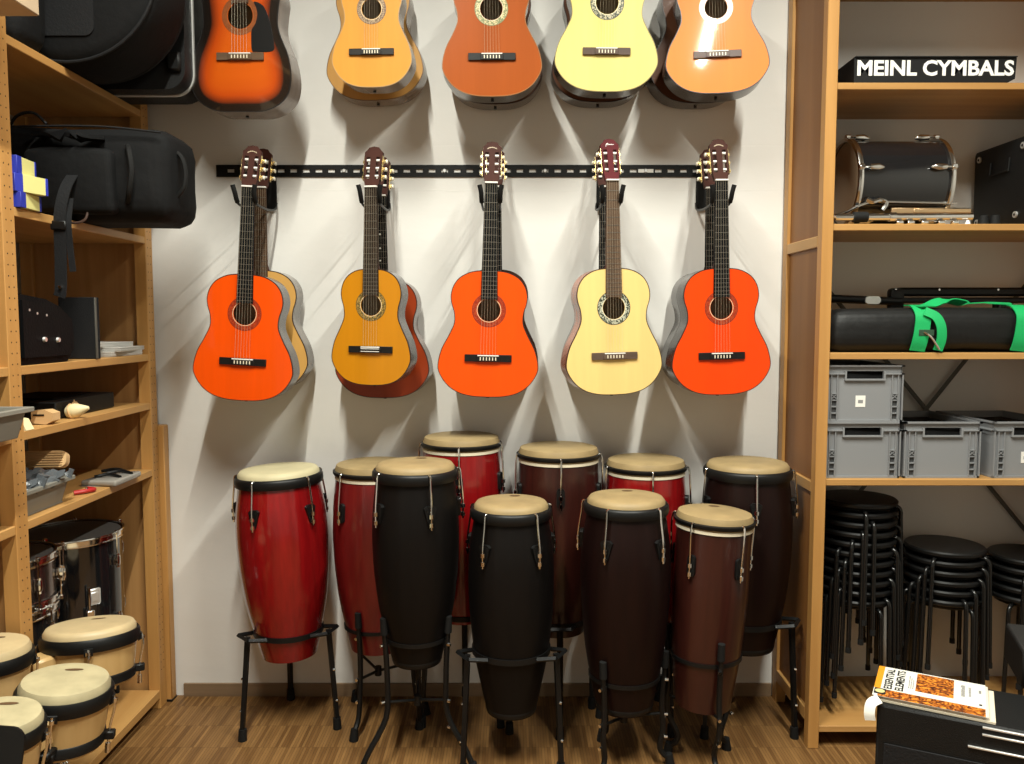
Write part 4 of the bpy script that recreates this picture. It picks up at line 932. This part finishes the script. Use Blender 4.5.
# bongos on stands in front of the left shelves
M['bwood'] = wood('natural_bongo_wood', (.58, .38, .165), (.48, .30, .115), 'Z', 1.0, .35, .3)
M['bskin'] = mat('cream_bongo_skin', (.52, .40, .22), .5, var=.10, vscale=10)
M['bskin2'] = mat('greyed_bongo_skin', (.43, .37, .22), .5, var=.18, vscale=12)
def bongo_set(label, stand_label, A, B, rA, rB, zA, zB, tiltA, tiltB, skin, rot=20):
    """pair of bongos: A and B are (x, y) of the two drums; z the head heights; tilt in degrees (x, y)"""
    cx, cy = (A[0] + B[0]) / 2, (A[1] + B[1]) / 2; zb = min(zA, zB) - .175
    t = thing('bongo_drums', label, 'bongos', (cx, cy, zb), group='pairs of bongos')
    for (px, py), r, z, tl in ((A, rA, zA, tiltA), (B, rB, zB, tiltB)):
        X = Matrix.Translation((px - cx, py - cy, z - zb)) @ Euler((math.radians(tl[0]), math.radians(tl[1]), 0)).to_matrix().to_4x4()
        h = .165
        s_ = MB(); s_.xf = X; s_.lathe([(r * .78, -h), (r * .84, -h), (r * .90, -h * .6), (r * .93, -.03), (r * .90, -.03)], 36); so = s_.build('shell', M['bwood'], t, 50)
        hd = MB(); hd.xf = X; hd.lathe([(r * .93, -.022), (r * .925, -.002), (r * .87, .010), (r * .80, .0115), (.001, .012)], 36); ho = hd.build('head', skin, t, 50)
        lg = MB(); lg.xf = X; n = 16; lg.add([(r * -.05 + .022 * math.cos(2 * PI * j / n), r * .45 + .007 * math.sin(2 * PI * j / n) + .006 * math.cos(2 * PI * j / n), .0128) for j in range(n)], [list(range(n))]); lg.build('skin_print', CM['print'], ho)
        rm = MB(); rm.xf = X; rm.lathe([(r * .94, -.046), (r * .985, -.048), (r * 1.005, -.036), (r * 1.005, -.018), (r * .97, -.010), (r * .94, -.010)], 36, closed=True); rm.build('rim', M['black'], t, 50)
        bt = MB(); bt.xf = X; bt.lathe([(r * .86, -h * .93), (r * .90, -h * .95), (r * .90, -h * .80), (r * .87, -h * .78)], 36, closed=True); bt.build('bottom_ring', M['black'], t, 50)
        for q in range(4):
            a = math.radians(rot + 90 * q); ca, sa = math.cos(a), math.sin(a)
            l = MB(); l.xf = X @ Matrix.Rotation(a, 4, 'Z')
            l.prism([(r * .95, -.030), (r * 1.03, -.034), (r * 1.03, -.052), (r * .95, -.058)], -.012, .012); l.build('rim_lug', M['black'], t, 30)
            rd = MB(); rd.xf = X @ Matrix.Rotation(a, 4, 'Z')
            rd.tube(catmull([(r * 1.02, 0, -.036), (r * 1.05, 0, -.07), (r * .985, 0, -h * .72), (r * .97, 0, -h * 1.10)], sub=3), .0035, 7); rd.cyl((r * 1.035, 0, -.042), (r * 1.035, 0, -.052), .008, n=10); rd.cyl((r * .97, 0, -h * 1.16), (r * .97, 0, -h * 1.0), .007, n=8)
            rd.build('tension_rod', M['chrome'], t, 40)
            k_ = MB(); k_.xf = X @ Matrix.Rotation(a, 4, 'Z'); k_.box((r * .955, 0, -h * .86), (.035, .024, .022), .003); k_.build('rod_block', M['black'], t)
    d = Vector((B[0] - A[0], B[1] - A[1], 0)); gap = d.length - (rA + rB) * .9
    zc = (zA + zB) / 2 - zb - .09
    pm = Vector(((A[0] + d.normalized().x * (rA * .88 + gap / 2)) - cx, (A[1] + d.normalized().y * (rA * .88 + gap / 2)) - cy, zc))
    MB().box(pm, (.07, .07, .07), .008, rot=Euler((0, 0, math.atan2(d.y, d.x)))).build('centre_block', M['bwood'], t)
    s_ = thing('bongo_stand', stand_label, 'drum stand', (cx, cy, 0), group='bongo stands')
    MB().cyl((0, 0, .25), (pm.x, pm.y, zb + zc - .036), .013, n=10).build('pole', M['blackmetal'], s_)
    MB().box((pm.x, pm.y, zb + zc - .048), (.09, .05, .018), .004).build('mount', M['blackmetal'], s_)
    for q in range(3):
        a = math.radians(200 + 120 * q); R = Matrix.Rotation(a, 4, 'Z')
        l = MB(); l.xf = R; l.tube([(0, 0, .30), (.13, 0, .02)], [.010, .010], 8); lo = l.build('leg', M['blackmetal'], s_)
        l = MB(); l.xf = R; l.cyl((.13, 0, 0), (.127, 0, .04), .014, n=8); l.build('rubber_foot', M['rubber'], lo)
bongo_set('natural wood bongo pair with cream skins beside the bottom left shelf', 'black stand under the bongo pair nearest the wall', (-1.308, 2.48), (-1.462, 2.22), .141, .118, .650, .690, (-7, -2), (-3, 2), M['bskin'], 25)
bongo_set('natural wood bongo pair with greyish skins at the lower left corner', 'black stand under the bongo pair at the lower left corner', (-1.168, 2.08), (-1.203, 1.855), .117, .102, .655, .672, (-1, 6), (0, 6), M['bskin2'], 15)
t = thing('music_stand', 'black slanted desk edge in front of the bongos at the lower left corner', 'music stand', (-1.13, 1.74, 0))
b = MB(); b.xf = Matrix.Translation((-.10, 0, .66)) @ Matrix.Rotation(math.radians(-12), 4, 'X') @ Matrix.Rotation(math.radians(4), 4, 'Y')
b.prism(rounded(-.30, -.24, .155, .055, .03), -.003, .003); b.build('desk', M['blackmetal'], t)
b = MB(); b.xf = Matrix.Translation((-.10, 0, .66)) @ Matrix.Rotation(math.radians(-12), 4, 'X') @ Matrix.Rotation(math.radians(4), 4, 'Y'); b.box((-.07, -.03, -.24), (.45, .06, .004)); b.build('ledge', M['blackmetal'], t)
MB().cyl((-.17, .03, .05), (-.17, .03, .56), .011, n=10).build('pole', M['blackmetal'], t)
for q in range(3):
    a = math.radians(30 + 120 * q); MB().tube([(-.17, .03, .14), (-.17 + .18 * math.cos(a), .03 + .18 * math.sin(a), .012)], .009, 8).build('leg', M['blackmetal'], t)

# ------------------------------------------------------------------ things on the right shelves
# cymbal box with lettering
t = thing('cymbal_box', 'black flat box lettered MEINL CYMBALS on the upper right shelf', 'box', (1.5125, 3.17, 2.4375))
b = MB(); b.xf = Matrix.Translation((0, 0, 0))
b.add([(-.29, -.165, .002), (.245, -.165, .002), (.286, -.165, .024), (.29, -.165, .098), (-.29, -.165, .098), (-.29, .185, .002), (.245, .185, .002), (.286, .185, .024), (.29, .185, .098), (-.29, .185, .098)],
      [(0, 1, 2, 3, 4), (9, 8, 7, 6, 5), (0, 5, 6, 1), (1, 6, 7, 2), (2, 7, 8, 3), (3, 8, 9, 4), (4, 9, 5, 0)])
b.build('carton', mat('black_carton', (.0065, .0065, .0065), .6, spec=.3), t, 20)
me = text_mesh('lettering', 'MEINL CYMBALS', .560, .055, .032); me.materials.append(M['print_white'])
lo = link('lettering', me, t); lo.location = (-.279, -.1656, .034)
MB().box((0, 0, .0995), (.576, .346, .003)).build('lid', mat('black_carton_lid', (.010, .010, .010), .6, spec=.3), t, 20)
# bass drum on its side
t = thing('bass_drum', 'small black bass drum with chrome hoops lying on the right shelf', 'drum', (1.425, 3.165, 1.9445))
X = Matrix.Translation((0, 0, .171)) @ Matrix.Rotation(PI / 2, 4, 'Y')
r_ = .158
b = MB(); b.xf = X; b.lathe([(r_ - .006, -.163), (r_, -.163), (r_, .163), (r_ - .006, .163)], 48, closed=True); b.build('shell', M['drumblack'], t, 40)
for zz, nm in ((-.160, 'resonant_head'), (.160, 'batter_head')):
    b = MB(); b.xf = X; b.lathe([(.001, zz), (r_ - .002, zz)], 48); b.build(nm, mat('brown_tinted_head', (.36, .26, .17), .5), t, 40)
for zz in (-.166, .166):
    b = MB(); b.xf = X; b.lathe([(r_ - .004, zz - .008), (r_ + .010, zz - .008), (r_ + .012, zz), (r_ + .010, zz + .008), (r_ - .004, zz + .008)], 48, closed=True); b.build('hoop', M['chrome'], t, 40)
for a in (258, 190, 118, 46, 330):
    ca, sa = math.cos(math.radians(a)), math.sin(math.radians(a))
    for sd in (-1, 1):
        b = MB(); b.xf = X @ Matrix.Rotation(math.radians(a), 4, 'Z')
        b.tube([(r_ + .010, 0, sd * .085), (r_ + .012, 0, sd * .106), (r_ + .013, 0, sd * .138)], [.004, .0125, .010], 10); b.box((r_ + .016, 0, sd * .166), (.014, .020, .022), .004)
        b.cyl((r_ + .015, 0, sd * .110), (r_ + .015, 0, sd * .172), .0035, n=8)
        b.build('claw', M['chrome'], t, 40)
# folded chrome hardware in front of the drum
t = thing('drum_hardware', 'folded chrome drum stand lying in front of the bass drum', 'drum stand', (1.42, 3.01, 1.9445))
ch = M['chrome']
MB().cyl((-.25, -.005, .028), (.245, -.005, .030), .0125, n=14).build('main_tube', ch, t)
MB().cyl((-.185, -.005, .028), (-.135, -.005, .0285), .019, n=14).build('rubber_sleeve', M['rubber'], t)
MB().cyl((-.055, -.005, .029), (-.032, -.005, .029), .017, n=12).build('collar', ch, t)
MB().cyl((-.09, .02, .088), (.20, .02, .082), .0045, n=8).build('upper_rod', ch, t)
MB().cyl((.05, .04, .068), (.26, .03, .062), .004, n=8).build('lower_rod', ch, t)
gold_bar = mat('golden_metal_bar', (.75, .52, .30), .3, 1.0)  # gold-toned metal colour for the flat legs
MB().box((.06, .025, .055), (.19, .012, .020), .002).build('flat_leg', gold_bar, t)
MB().box((.15, .022, .054), (.21, .010, .016), .002).build('flat_leg', gold_bar, t)
MB().tube(catmull([(-.26, .01, .030), (-.20, .02, .050), (-.15, .02, .075), (-.10, .02, .090)], sub=4), .0055, 8).build('bent_rod', ch, t)
MB().tube(catmull([(-.13, .012, .095), (-.11, .008, .085), (-.085, .010, .092), (-.06, .010, .080), (-.075, .010, .055)], sub=3), .009, 8).build('wing_clamp', ch, t)
for x in (-.02, .02, .07, .13, .18): MB().box((x, -.012, .008), (.026, .022, .014), .004).build('foot_link', ch, t)
MB().cyl((.225, -.015, .002), (.225, -.015, .016), .010, .004, n=10).build('end_knob', M['white'], t)
for x, y, r in ((.29, .0, .020), (.325, -.012, .019)): MB().cyl((x, y, .002), (x, y, .034), r, r * .8, n=14).build('rubber_foot', M['rubber'], t)
# big black road case at the right edge
t = thing('road_case', 'black vinyl case with bright corner screws beside the bass drum', 'case', (2.005, 3.165, 1.9445))
MB().box((0, 0, .165), (.29, .39, .325), .014, seg=2).build('case', M['tolex'], t)
for y, z in ((-.13, .29), (-.10, .045), (.15, .29), (.15, .045)):
    o = MB().cyl((-.144, y, z), (-.151, y, z), .012, n=14).build('corner_screw', M['steel'], t)
    MB().cyl((-.1505, y, z), (-.1525, y, z), .005, n=8).build('screw_centre', M['black'], o)
b = MB(); b.tube([(-.147, -.05, .262), (-.150, -.05, .215), (-.150, .07, .215), (-.147, .07, .262)], .004, 6); b.build('recessed_handle', M['blackmetal'], t)
MB().box((-.1, -.21, .025), (.06, .04, .045), .01).build('corner_foot', M['rubber'], t)
# shelf 3: long bag with green straps and keyboard stand
t = thing('equipment_bag', 'long black cylindrical bag with green straps on the right shelf', 'bag', (1.56, 3.055, 1.4835))
o = blob_box('bag', (.80, .155, .160), mat('creased_black_nylon', (.0055, .0055, .0055), .55, bump=1.0, bscale=16, spec=.35), t, (0, 0, .081), .055, seed=21)
green = mat('bright_green_webbing', (.004, .40, .11), .6, bump=.2, bscale=200)
def gstrap(x0, name='green_strap'):
    strap(name, [(x0 - .01, -.078, .006), (x0 - .006, -.088, .04), (x0, -.090, .085), (x0 + .004, -.084, .135), (x0 + .004, -.045, .168), (x0 + .01, .02, .172)], .055, green, t, .004)
gstrap(-.080); gstrap(.285)
strap('carry_strap', [(-.022, -.092, .008), (-.014, -.100, .050), (-.018, -.102, .095), (-.035, -.096, .130), (-.072, -.088, .150)], .034, green, t, .004)
P = [(-.085, -.06, .168), (-.03, -.035, .172), (.02, -.01, .187), (.06, .0, .190), (.13, .02, .180), (.20, .02, .182), (.285, -.01, .178)]
strap('long_strap', [(p[0], p[1], p[2]) for p in P], .04, green, t, .004)
b = MB(); b.tube(catmull([(-.075, -.096, .075), (-.055, -.104, .058), (-.035, -.104, .032), (-.02, -.100, .012)], sub=3), .0035, 6); b.build('snap_hook', M['chrome'], t)
MB().box((-.065, -.0925, .072), (.055, .003, .022), .001).build('strap_label', mat('dark_green_patch', (.02, .06, .03), .7), t)
t = thing('keyboard_stand', 'folded black tubular keyboard stand behind the green-strapped bag', 'stand', (1.62, 3.245, 1.4835))
MB().cyl((-.46, -.02, .205), (-.10, -.02, .190), .016, n=12).build('lower_tube', M['blackmetal'], t)
MB().box((.16, 0, .228), (.53, .04, .034), .008).build('upper_bar', M['blackmetal'], t)
MB().box((.14, -.015, .195), (.56, .03, .022), .006).build('middle_bar', M['blackmetal'], t)
MB().box((-.112, -.005, .20), (.06, .045, .085), .015, seg=2).build('joint', M['blackmetal'], t)
b = MB(); b.prism(rounded(-.245, .180, -.185, .210, .014), -.041, -.028); b.build('bright_end_cap', M['steel'], t)
for x in (-.40, .30): MB().box((x, 0, .095), (.03, .05, .190), .004).build('foot_bar', M['blackmetal'], t)
for x in (-.12, .05, .28): MB().cyl((x, -.020, .236), (x, -.024, .236), .004, n=8).build('bolt', M['chrome'], t)

# grey crates
cg = mat('grey_crate_plastic', (.235, .24, .25), .5); cdk = mat('dark_crate_recess', (.05, .052, .055), .6)
def crate(label, x, y, z, yaw=0, sticker=False, filled=True):
    W, Dp, H = .288, .38, .208
    t = thing('storage_crate', label, 'crate', (x, y, z), (0, 0, math.radians(yaw)), 'grey stacking crates')
    yf = -Dp / 2
    # front wall as pieces around the hand hole
    b = MB(); hx0, hx1, hz0, hz1 = -.068, .068, .158, .186; wl = .004
    for a, c in (((-W / 2 + .008, 0), (W / 2 - .008, hz0)), ((-W / 2 + .008, hz1), (W / 2 - .008, H)), ((-W / 2 + .008, hz0), (hx0, hz1)), ((hx1, hz0), (W / 2 - .008, hz1))):
        b.span((a[0], yf + .010, a[1]), (c[0], yf + .010 + wl, c[1]))
    for sx in (-1, 1): b.span((sx * (W / 2 - .010), yf + .010, 0), (sx * (W / 2 - .006), Dp / 2 - .01, H))
    b.span((-W / 2 + .008, Dp / 2 - .014, 0), (W / 2 - .008, Dp / 2 - .010, H)); b.span((-W / 2 + .008, yf + .01, .002), (W / 2 - .008, Dp / 2 - .01, .006))
    b.build('tub', cg, t, 20)
    # top and bottom rims
    for z0, z1, nm, e in ((H - .034, H - .030, 'rim_flange', 0), (H - .006, H, 'top_rim', 0), (0, .007, 'base_rim', .004)):
        r = MB()
        if nm == 'rim_flange': r.span((-W / 2, yf, z0), (hx0 - .006, yf + .012, z1)); r.span((hx1 + .006, yf, z0), (W / 2, yf + .012, z1))
        else: r.span((-W / 2 + e, yf + e, z0), (W / 2 - e, yf + .012, z1))
        r.span((-W / 2 + e, Dp / 2 - .012, z0), (W / 2 - e, Dp / 2, z1))
        for sx in (-1, 1): r.span((sx * (W / 2 - .012), yf + e, z0), (sx * (W / 2 - e), Dp / 2, z1))
        r.build(nm, cg, t, 20)
    hf = MB()
    for a, c in (((hx0 - .006, hz0 - .006), (hx1 + .006, hz0)), ((hx0 - .006, hz0), (hx0, hz1)), ((hx1, hz0), (hx1 + .006, hz1))):
        hf.span((a[0], yf, a[1]), (c[0], yf + .012, c[1]))
    hf.build('hand_hole_frame', cg, t, 20)
    for sx in (-1, 1):
        for q in (.100, .122): MB().span((sx * q - .0015, yf + .002, .007), (sx * q + .0015, yf + .011, H - .034)).build('column_rib', cg, t, 0)
        MB().span((sx * .138 - .002, yf + .001, .007), (sx * .138 + .002, yf + .011, H - .034)).build('corner_rib', cg, t, 0)
        for q in range(4):
            z0 = .012 + q * .024
            p = MB(); p.span((sx * .111 - .0095, yf + .0085, z0), (sx * .111 + .0095, yf + .0105, z0 + .017)); po = p.build('recess', cdk, t, 0)
            MB().span((sx * .111 - .011, yf + .002, z0 + .0175), (sx * .111 + .011, yf + .011, z0 + .0205)).build('cross_rib', cg, t, 0)
            if q == 3:
                for sg in (-1, 1):
                    k_ = MB(); k_.box((sx * .111, yf + .006, z0 + .0085), (.022, .006, .0025), rot=Euler((0, sg * .73, 0))); k_.build('x_rib', cg, po, 0)
    if sticker:
        o = MB().box((-.012, yf + .0092, .075), (.036, .001, .042)).build('sticker', M['white'], t, 0)
        MB().box((-.012, yf + .0086, .074), (.018, .0006, .012)).build('sticker_print', mat('grey_print', (.25, .25, .25), .6), o, 0)
    if filled:
        blob_box('dark_filling', (W - .03, Dp - .04, .175), M['fabric'], t, (0, 0, .10), .02, seed=31)  # black filling added so the inside behind the hand hole looks dark
    return t
CY = 3.175
crate('grey crate with a white sticker, stacked on top of another at the left', 1.290, CY, 1.0205 + .2085, 0, True)
crate('grey crate at the bottom left, under the stickered one', 1.288, CY, 1.0205, 0)
crate('grey crate in the middle of the bottom row', 1.582, CY, 1.0205, 0)
crate('grey crate with a sticker at the right end of the bottom row', 1.900, CY + .005, 1.0205, 3, True)

# ------------------------------------------------------------------ stools
seatm = mat('black_stool_plastic', (.0055, .0055, .0055), .42, spec=.35)
def stool_mesh():
    s_ = MB(); s_.lathe([(.001, .430), (.138, .430), (.145, .436), (.146, .446), (.140, .4515), (.10, .4525), (.001, .4525)], 32)
    u = MB(); u.torus(.115, .008, (0, 0, .421), 24, 6)
    legs = []
    for q in range(4):
        l = MB(); l.xf = Matrix.Rotation(PI / 2 * q, 4, 'Z')
        l.tube(catmull([(.05, 0, .421), (.125, 0, .421), (.150, 0, .415), (.1585, 0, .395), (.160, 0, .36), (.172, 0, .012)], sub=4), .0085, 8)
        legs.append(l)
    return s_, u, legs
first = None
def ordinal(i): return ('topmost', 'second', 'third', 'fourth', 'fifth', 'sixth', 'seventh', 'eighth', 'ninth', 'tenth', 'eleventh', 'twelfth')[i]
def stool(x, y, z, rz, label, group):
    global first
    if first is None:
        t = thing('stacking_stool', label, 'stool', (x, y, z), (0, 0, rz), group); first = t
        s_, u, legs = stool_mesh(); s_.build('seat', seatm, t, 40); u.build('under_ring', M['blackmetal'], t, 40)
        for l in legs:
            lo = l.build('leg', M['stoolleg'], t, 60)
            f_ = MB(); f_.xf = l.xf; f_.cyl((.1722, 0, 0), (.1718, 0, .02), .0105, n=8); f_.build('leg_tip', M['rubber'], lo)
        return t
    t = thing('stacking_stool', label, 'stool', (x, y, z), (0, 0, rz), group)
    for c in first.children:
        k = c.copy(); C.objects.link(k); k.parent = t
        for g in c.children:
            j = g.copy(); C.objects.link(j); j.parent = k
    return t
M['stoolleg'] = mat('black_enamel_leg', (.006, .006, .006), .22, spec=.5)
for x, y, n, where, sd in ((1.352, 3.165, 11, 'tall stack at the left', 3), (1.700, 3.165, 6, 'middle stack', 8), (2.035, 3.165, 5, 'right-hand stack', 5)):
    rnd = random.Random(sd); a = rnd.uniform(0, 1)
    for i in range(n):
        k = n - 1 - i
        stool(x, y, .0855 + i * .0375, a, 'black stacking stool, %s in the %s' % (('topmost' if k == 0 else ordinal(k) + ' from top'), where), 'black stools on the lowest right shelf')
        a += math.radians(rnd.choice((9, 14, 19, -11)))

# ------------------------------------------------------------------ front right: black cabinet, box and band book
yaw = math.radians(-26.5)
t = thing('amplifier_cabinet', 'black cabinet with metal trims at the lower right corner', 'amplifier', (.954, 2.074, 0), (0, 0, yaw))
MB().span((0, 0, .03), (.62, .235, .60), .006).build('cabinet', M['tolex'], t)
for q, (z, x0) in enumerate(((.590, .24), (.572, .24), (.535, .21))): MB().span((x0, -.005, z), (.60, .002, z + .005), .001).build('metal_trim', M['steel'], t)
for x in (.04, .58):
    for y in (.04, .20): MB().cyl((x, y, 0), (x, y, .032), .02, n=10).build('rubber_foot', M['rubber'], t)
MB().span((.02, -.004, .06), (.60, .0, .50), .001).build('grille', M['fabric2'], t)
t = thing('equipment_box', 'small black box standing on the cabinet at the right picture edge', 'box', (1.385, 2.16, .6005), (0, 0, math.radians(-20)))
MB().span((0, 0, 0), (.30, .22, .105), .006).build('box', M['tolex'], t)
MB().span((.002, -.002, .098), (.298, .218, .108), .004).build('lid', mat('dark_grey_lid', (.014, .014, .014), .5), t)
# book
by = math.radians(-29)
Bk = thing('band_book', 'white and orange band method book titled ESSENTIAL ELEMENTS on the black cabinet', 'book', (.950, 2.095, .6005), (0, 0, by))
bw_, bh_ = .262, .205       # along the edge, towards the back
MB().span((.008, .002, 0), (bw_ + .020, bh_ - .006, .007), .001).build('lower_pages', mat('cream_pages', (.62, .55, .42), .8), Bk)
MB().span((.004, .004, .007), (bw_ + .006, bh_ - .004, .015), .001).build('pages', mat('grey_pages', (.55, .50, .42), .8), Bk)
wcov = mat('white_cover', (.66, .64, .58), .45); ocov = mat('orange_cover_print', (.66, .25, .012), .45); brn = mat('brown_photo_print', (.22, .085, .03), .35)
MB().span((0, 0, .015), (bw_, bh_, .0162)).build('cover', wcov, Bk, 0)
def printed(name, m_, x0, y0, x1, y1, h=.0002): return MB().span((x0, y0, .0162), (x1, y1, .0162 + h)).build(name, m_, Bk, 0)
def horn_mat():
    m, nt, b = _new('brass_instrument_photo_print')
    tc = nt.nodes.new('ShaderNodeTexCoord'); wv = nt.nodes.new('ShaderNodeTexNoise'); wv.inputs['Scale'].default_value = 45; wv.inputs['Distortion'].default_value = 2.5; wv.inputs['Detail'].default_value = 3
    nt.links.new(tc.outputs['Object'], wv.inputs['Vector'])
    r = nt.nodes.new('ShaderNodeValToRGB'); e = r.color_ramp.elements
    e[0].position = .40; e[0].color = (.07, .018, .006, 1); e[1].position = .66; e[1].color = (.70, .28, .03, 1)
    q = e.new(.52); q.color = (.38, .095, .01, 1)
    nt.links.new(wv.outputs['Fac'], r.inputs['Fac']); nt.links.new(r.outputs['Color'], b.inputs['Base Color']); b.inputs['Roughness'].default_value = .35
    return m
hm = horn_mat()
printed('orange_band', ocov, 0, .050, .016, bh_)
printed('photo_strip', hm, .012, 0, bw_ - .002, .048)
printed('photo_square', hm, .098, .075, .188, bh_ - .006)
blk = mat('black_print', (.01, .01, .01), .5)
def flat_text(name, body, x, y, w_, h_, m_, bold=.02):
    """lettering that runs towards the back edge (rotated a quarter turn), lying on the cover"""
    me = text_mesh(name, body, w_, h_, bold); me.materials.append(m_)
    o = link(name, me, Bk); o.matrix_local = Matrix.Translation((x, y, .0166)) @ Matrix.Rotation(PI / 2, 4, 'Z') @ Matrix.Rotation(-PI / 2, 4, 'X')
    return o
flat_text('title_line', 'ESSENTIAL', .043, .055, .140, .021, blk, .03)
flat_text('title_line', 'ELEMENTS', .070, .055, .140, .021, blk, .03)
gp = mat('grey_text_print', (.22, .21, .20), .5)
def marks(name, x, y, length, h, m_, seed):
    """line of small unreadable print running towards the back edge"""
    rnd = random.Random(seed); b = MB(); q = 0.0
    while q < length:
        l = rnd.uniform(.003, .009); b.span((x - h * rnd.uniform(.7, 1), y + q, .0162), (x, y + min(length, q + l), .0165)); q += l + .0018
    b.build(name, m_, Bk, 0)['kind'] = 'stuff'
for q in range(3): marks('small_print', .083 + q * .005, .085, .085 - q * .012, .003, gp, q)
marks('print_line', .214, .100, .075, .010, gp, 11)
marks('print_line', .228, .108, .060, .006, gp, 12)
printed('publisher_mark', blk, .246, .062, .253, .072); printed('publisher_mark', gp, .246, .140, .252, .160)
printed('corner_patch', blk, .002, .012, .030, .050, .0003)
MB().lathe([(.001, .0006), (.012, .0006)], 14, (.016, .032, .0162)).build('corner_emblem', mat('cream_print', (.60, .52, .22), .5), Bk, 0)
t = thing('paper_tab', 'folded white paper tab hanging off the cabinet corner by the book', 'paper', (.944, 2.070, .585), (0, 0, by))
strap('tab', [(-.006, -.014, -.022), (-.009, -.012, -.004), (-.006, .0, .0175), (.012, .012, .0285)], .026, wcov, t, .003)
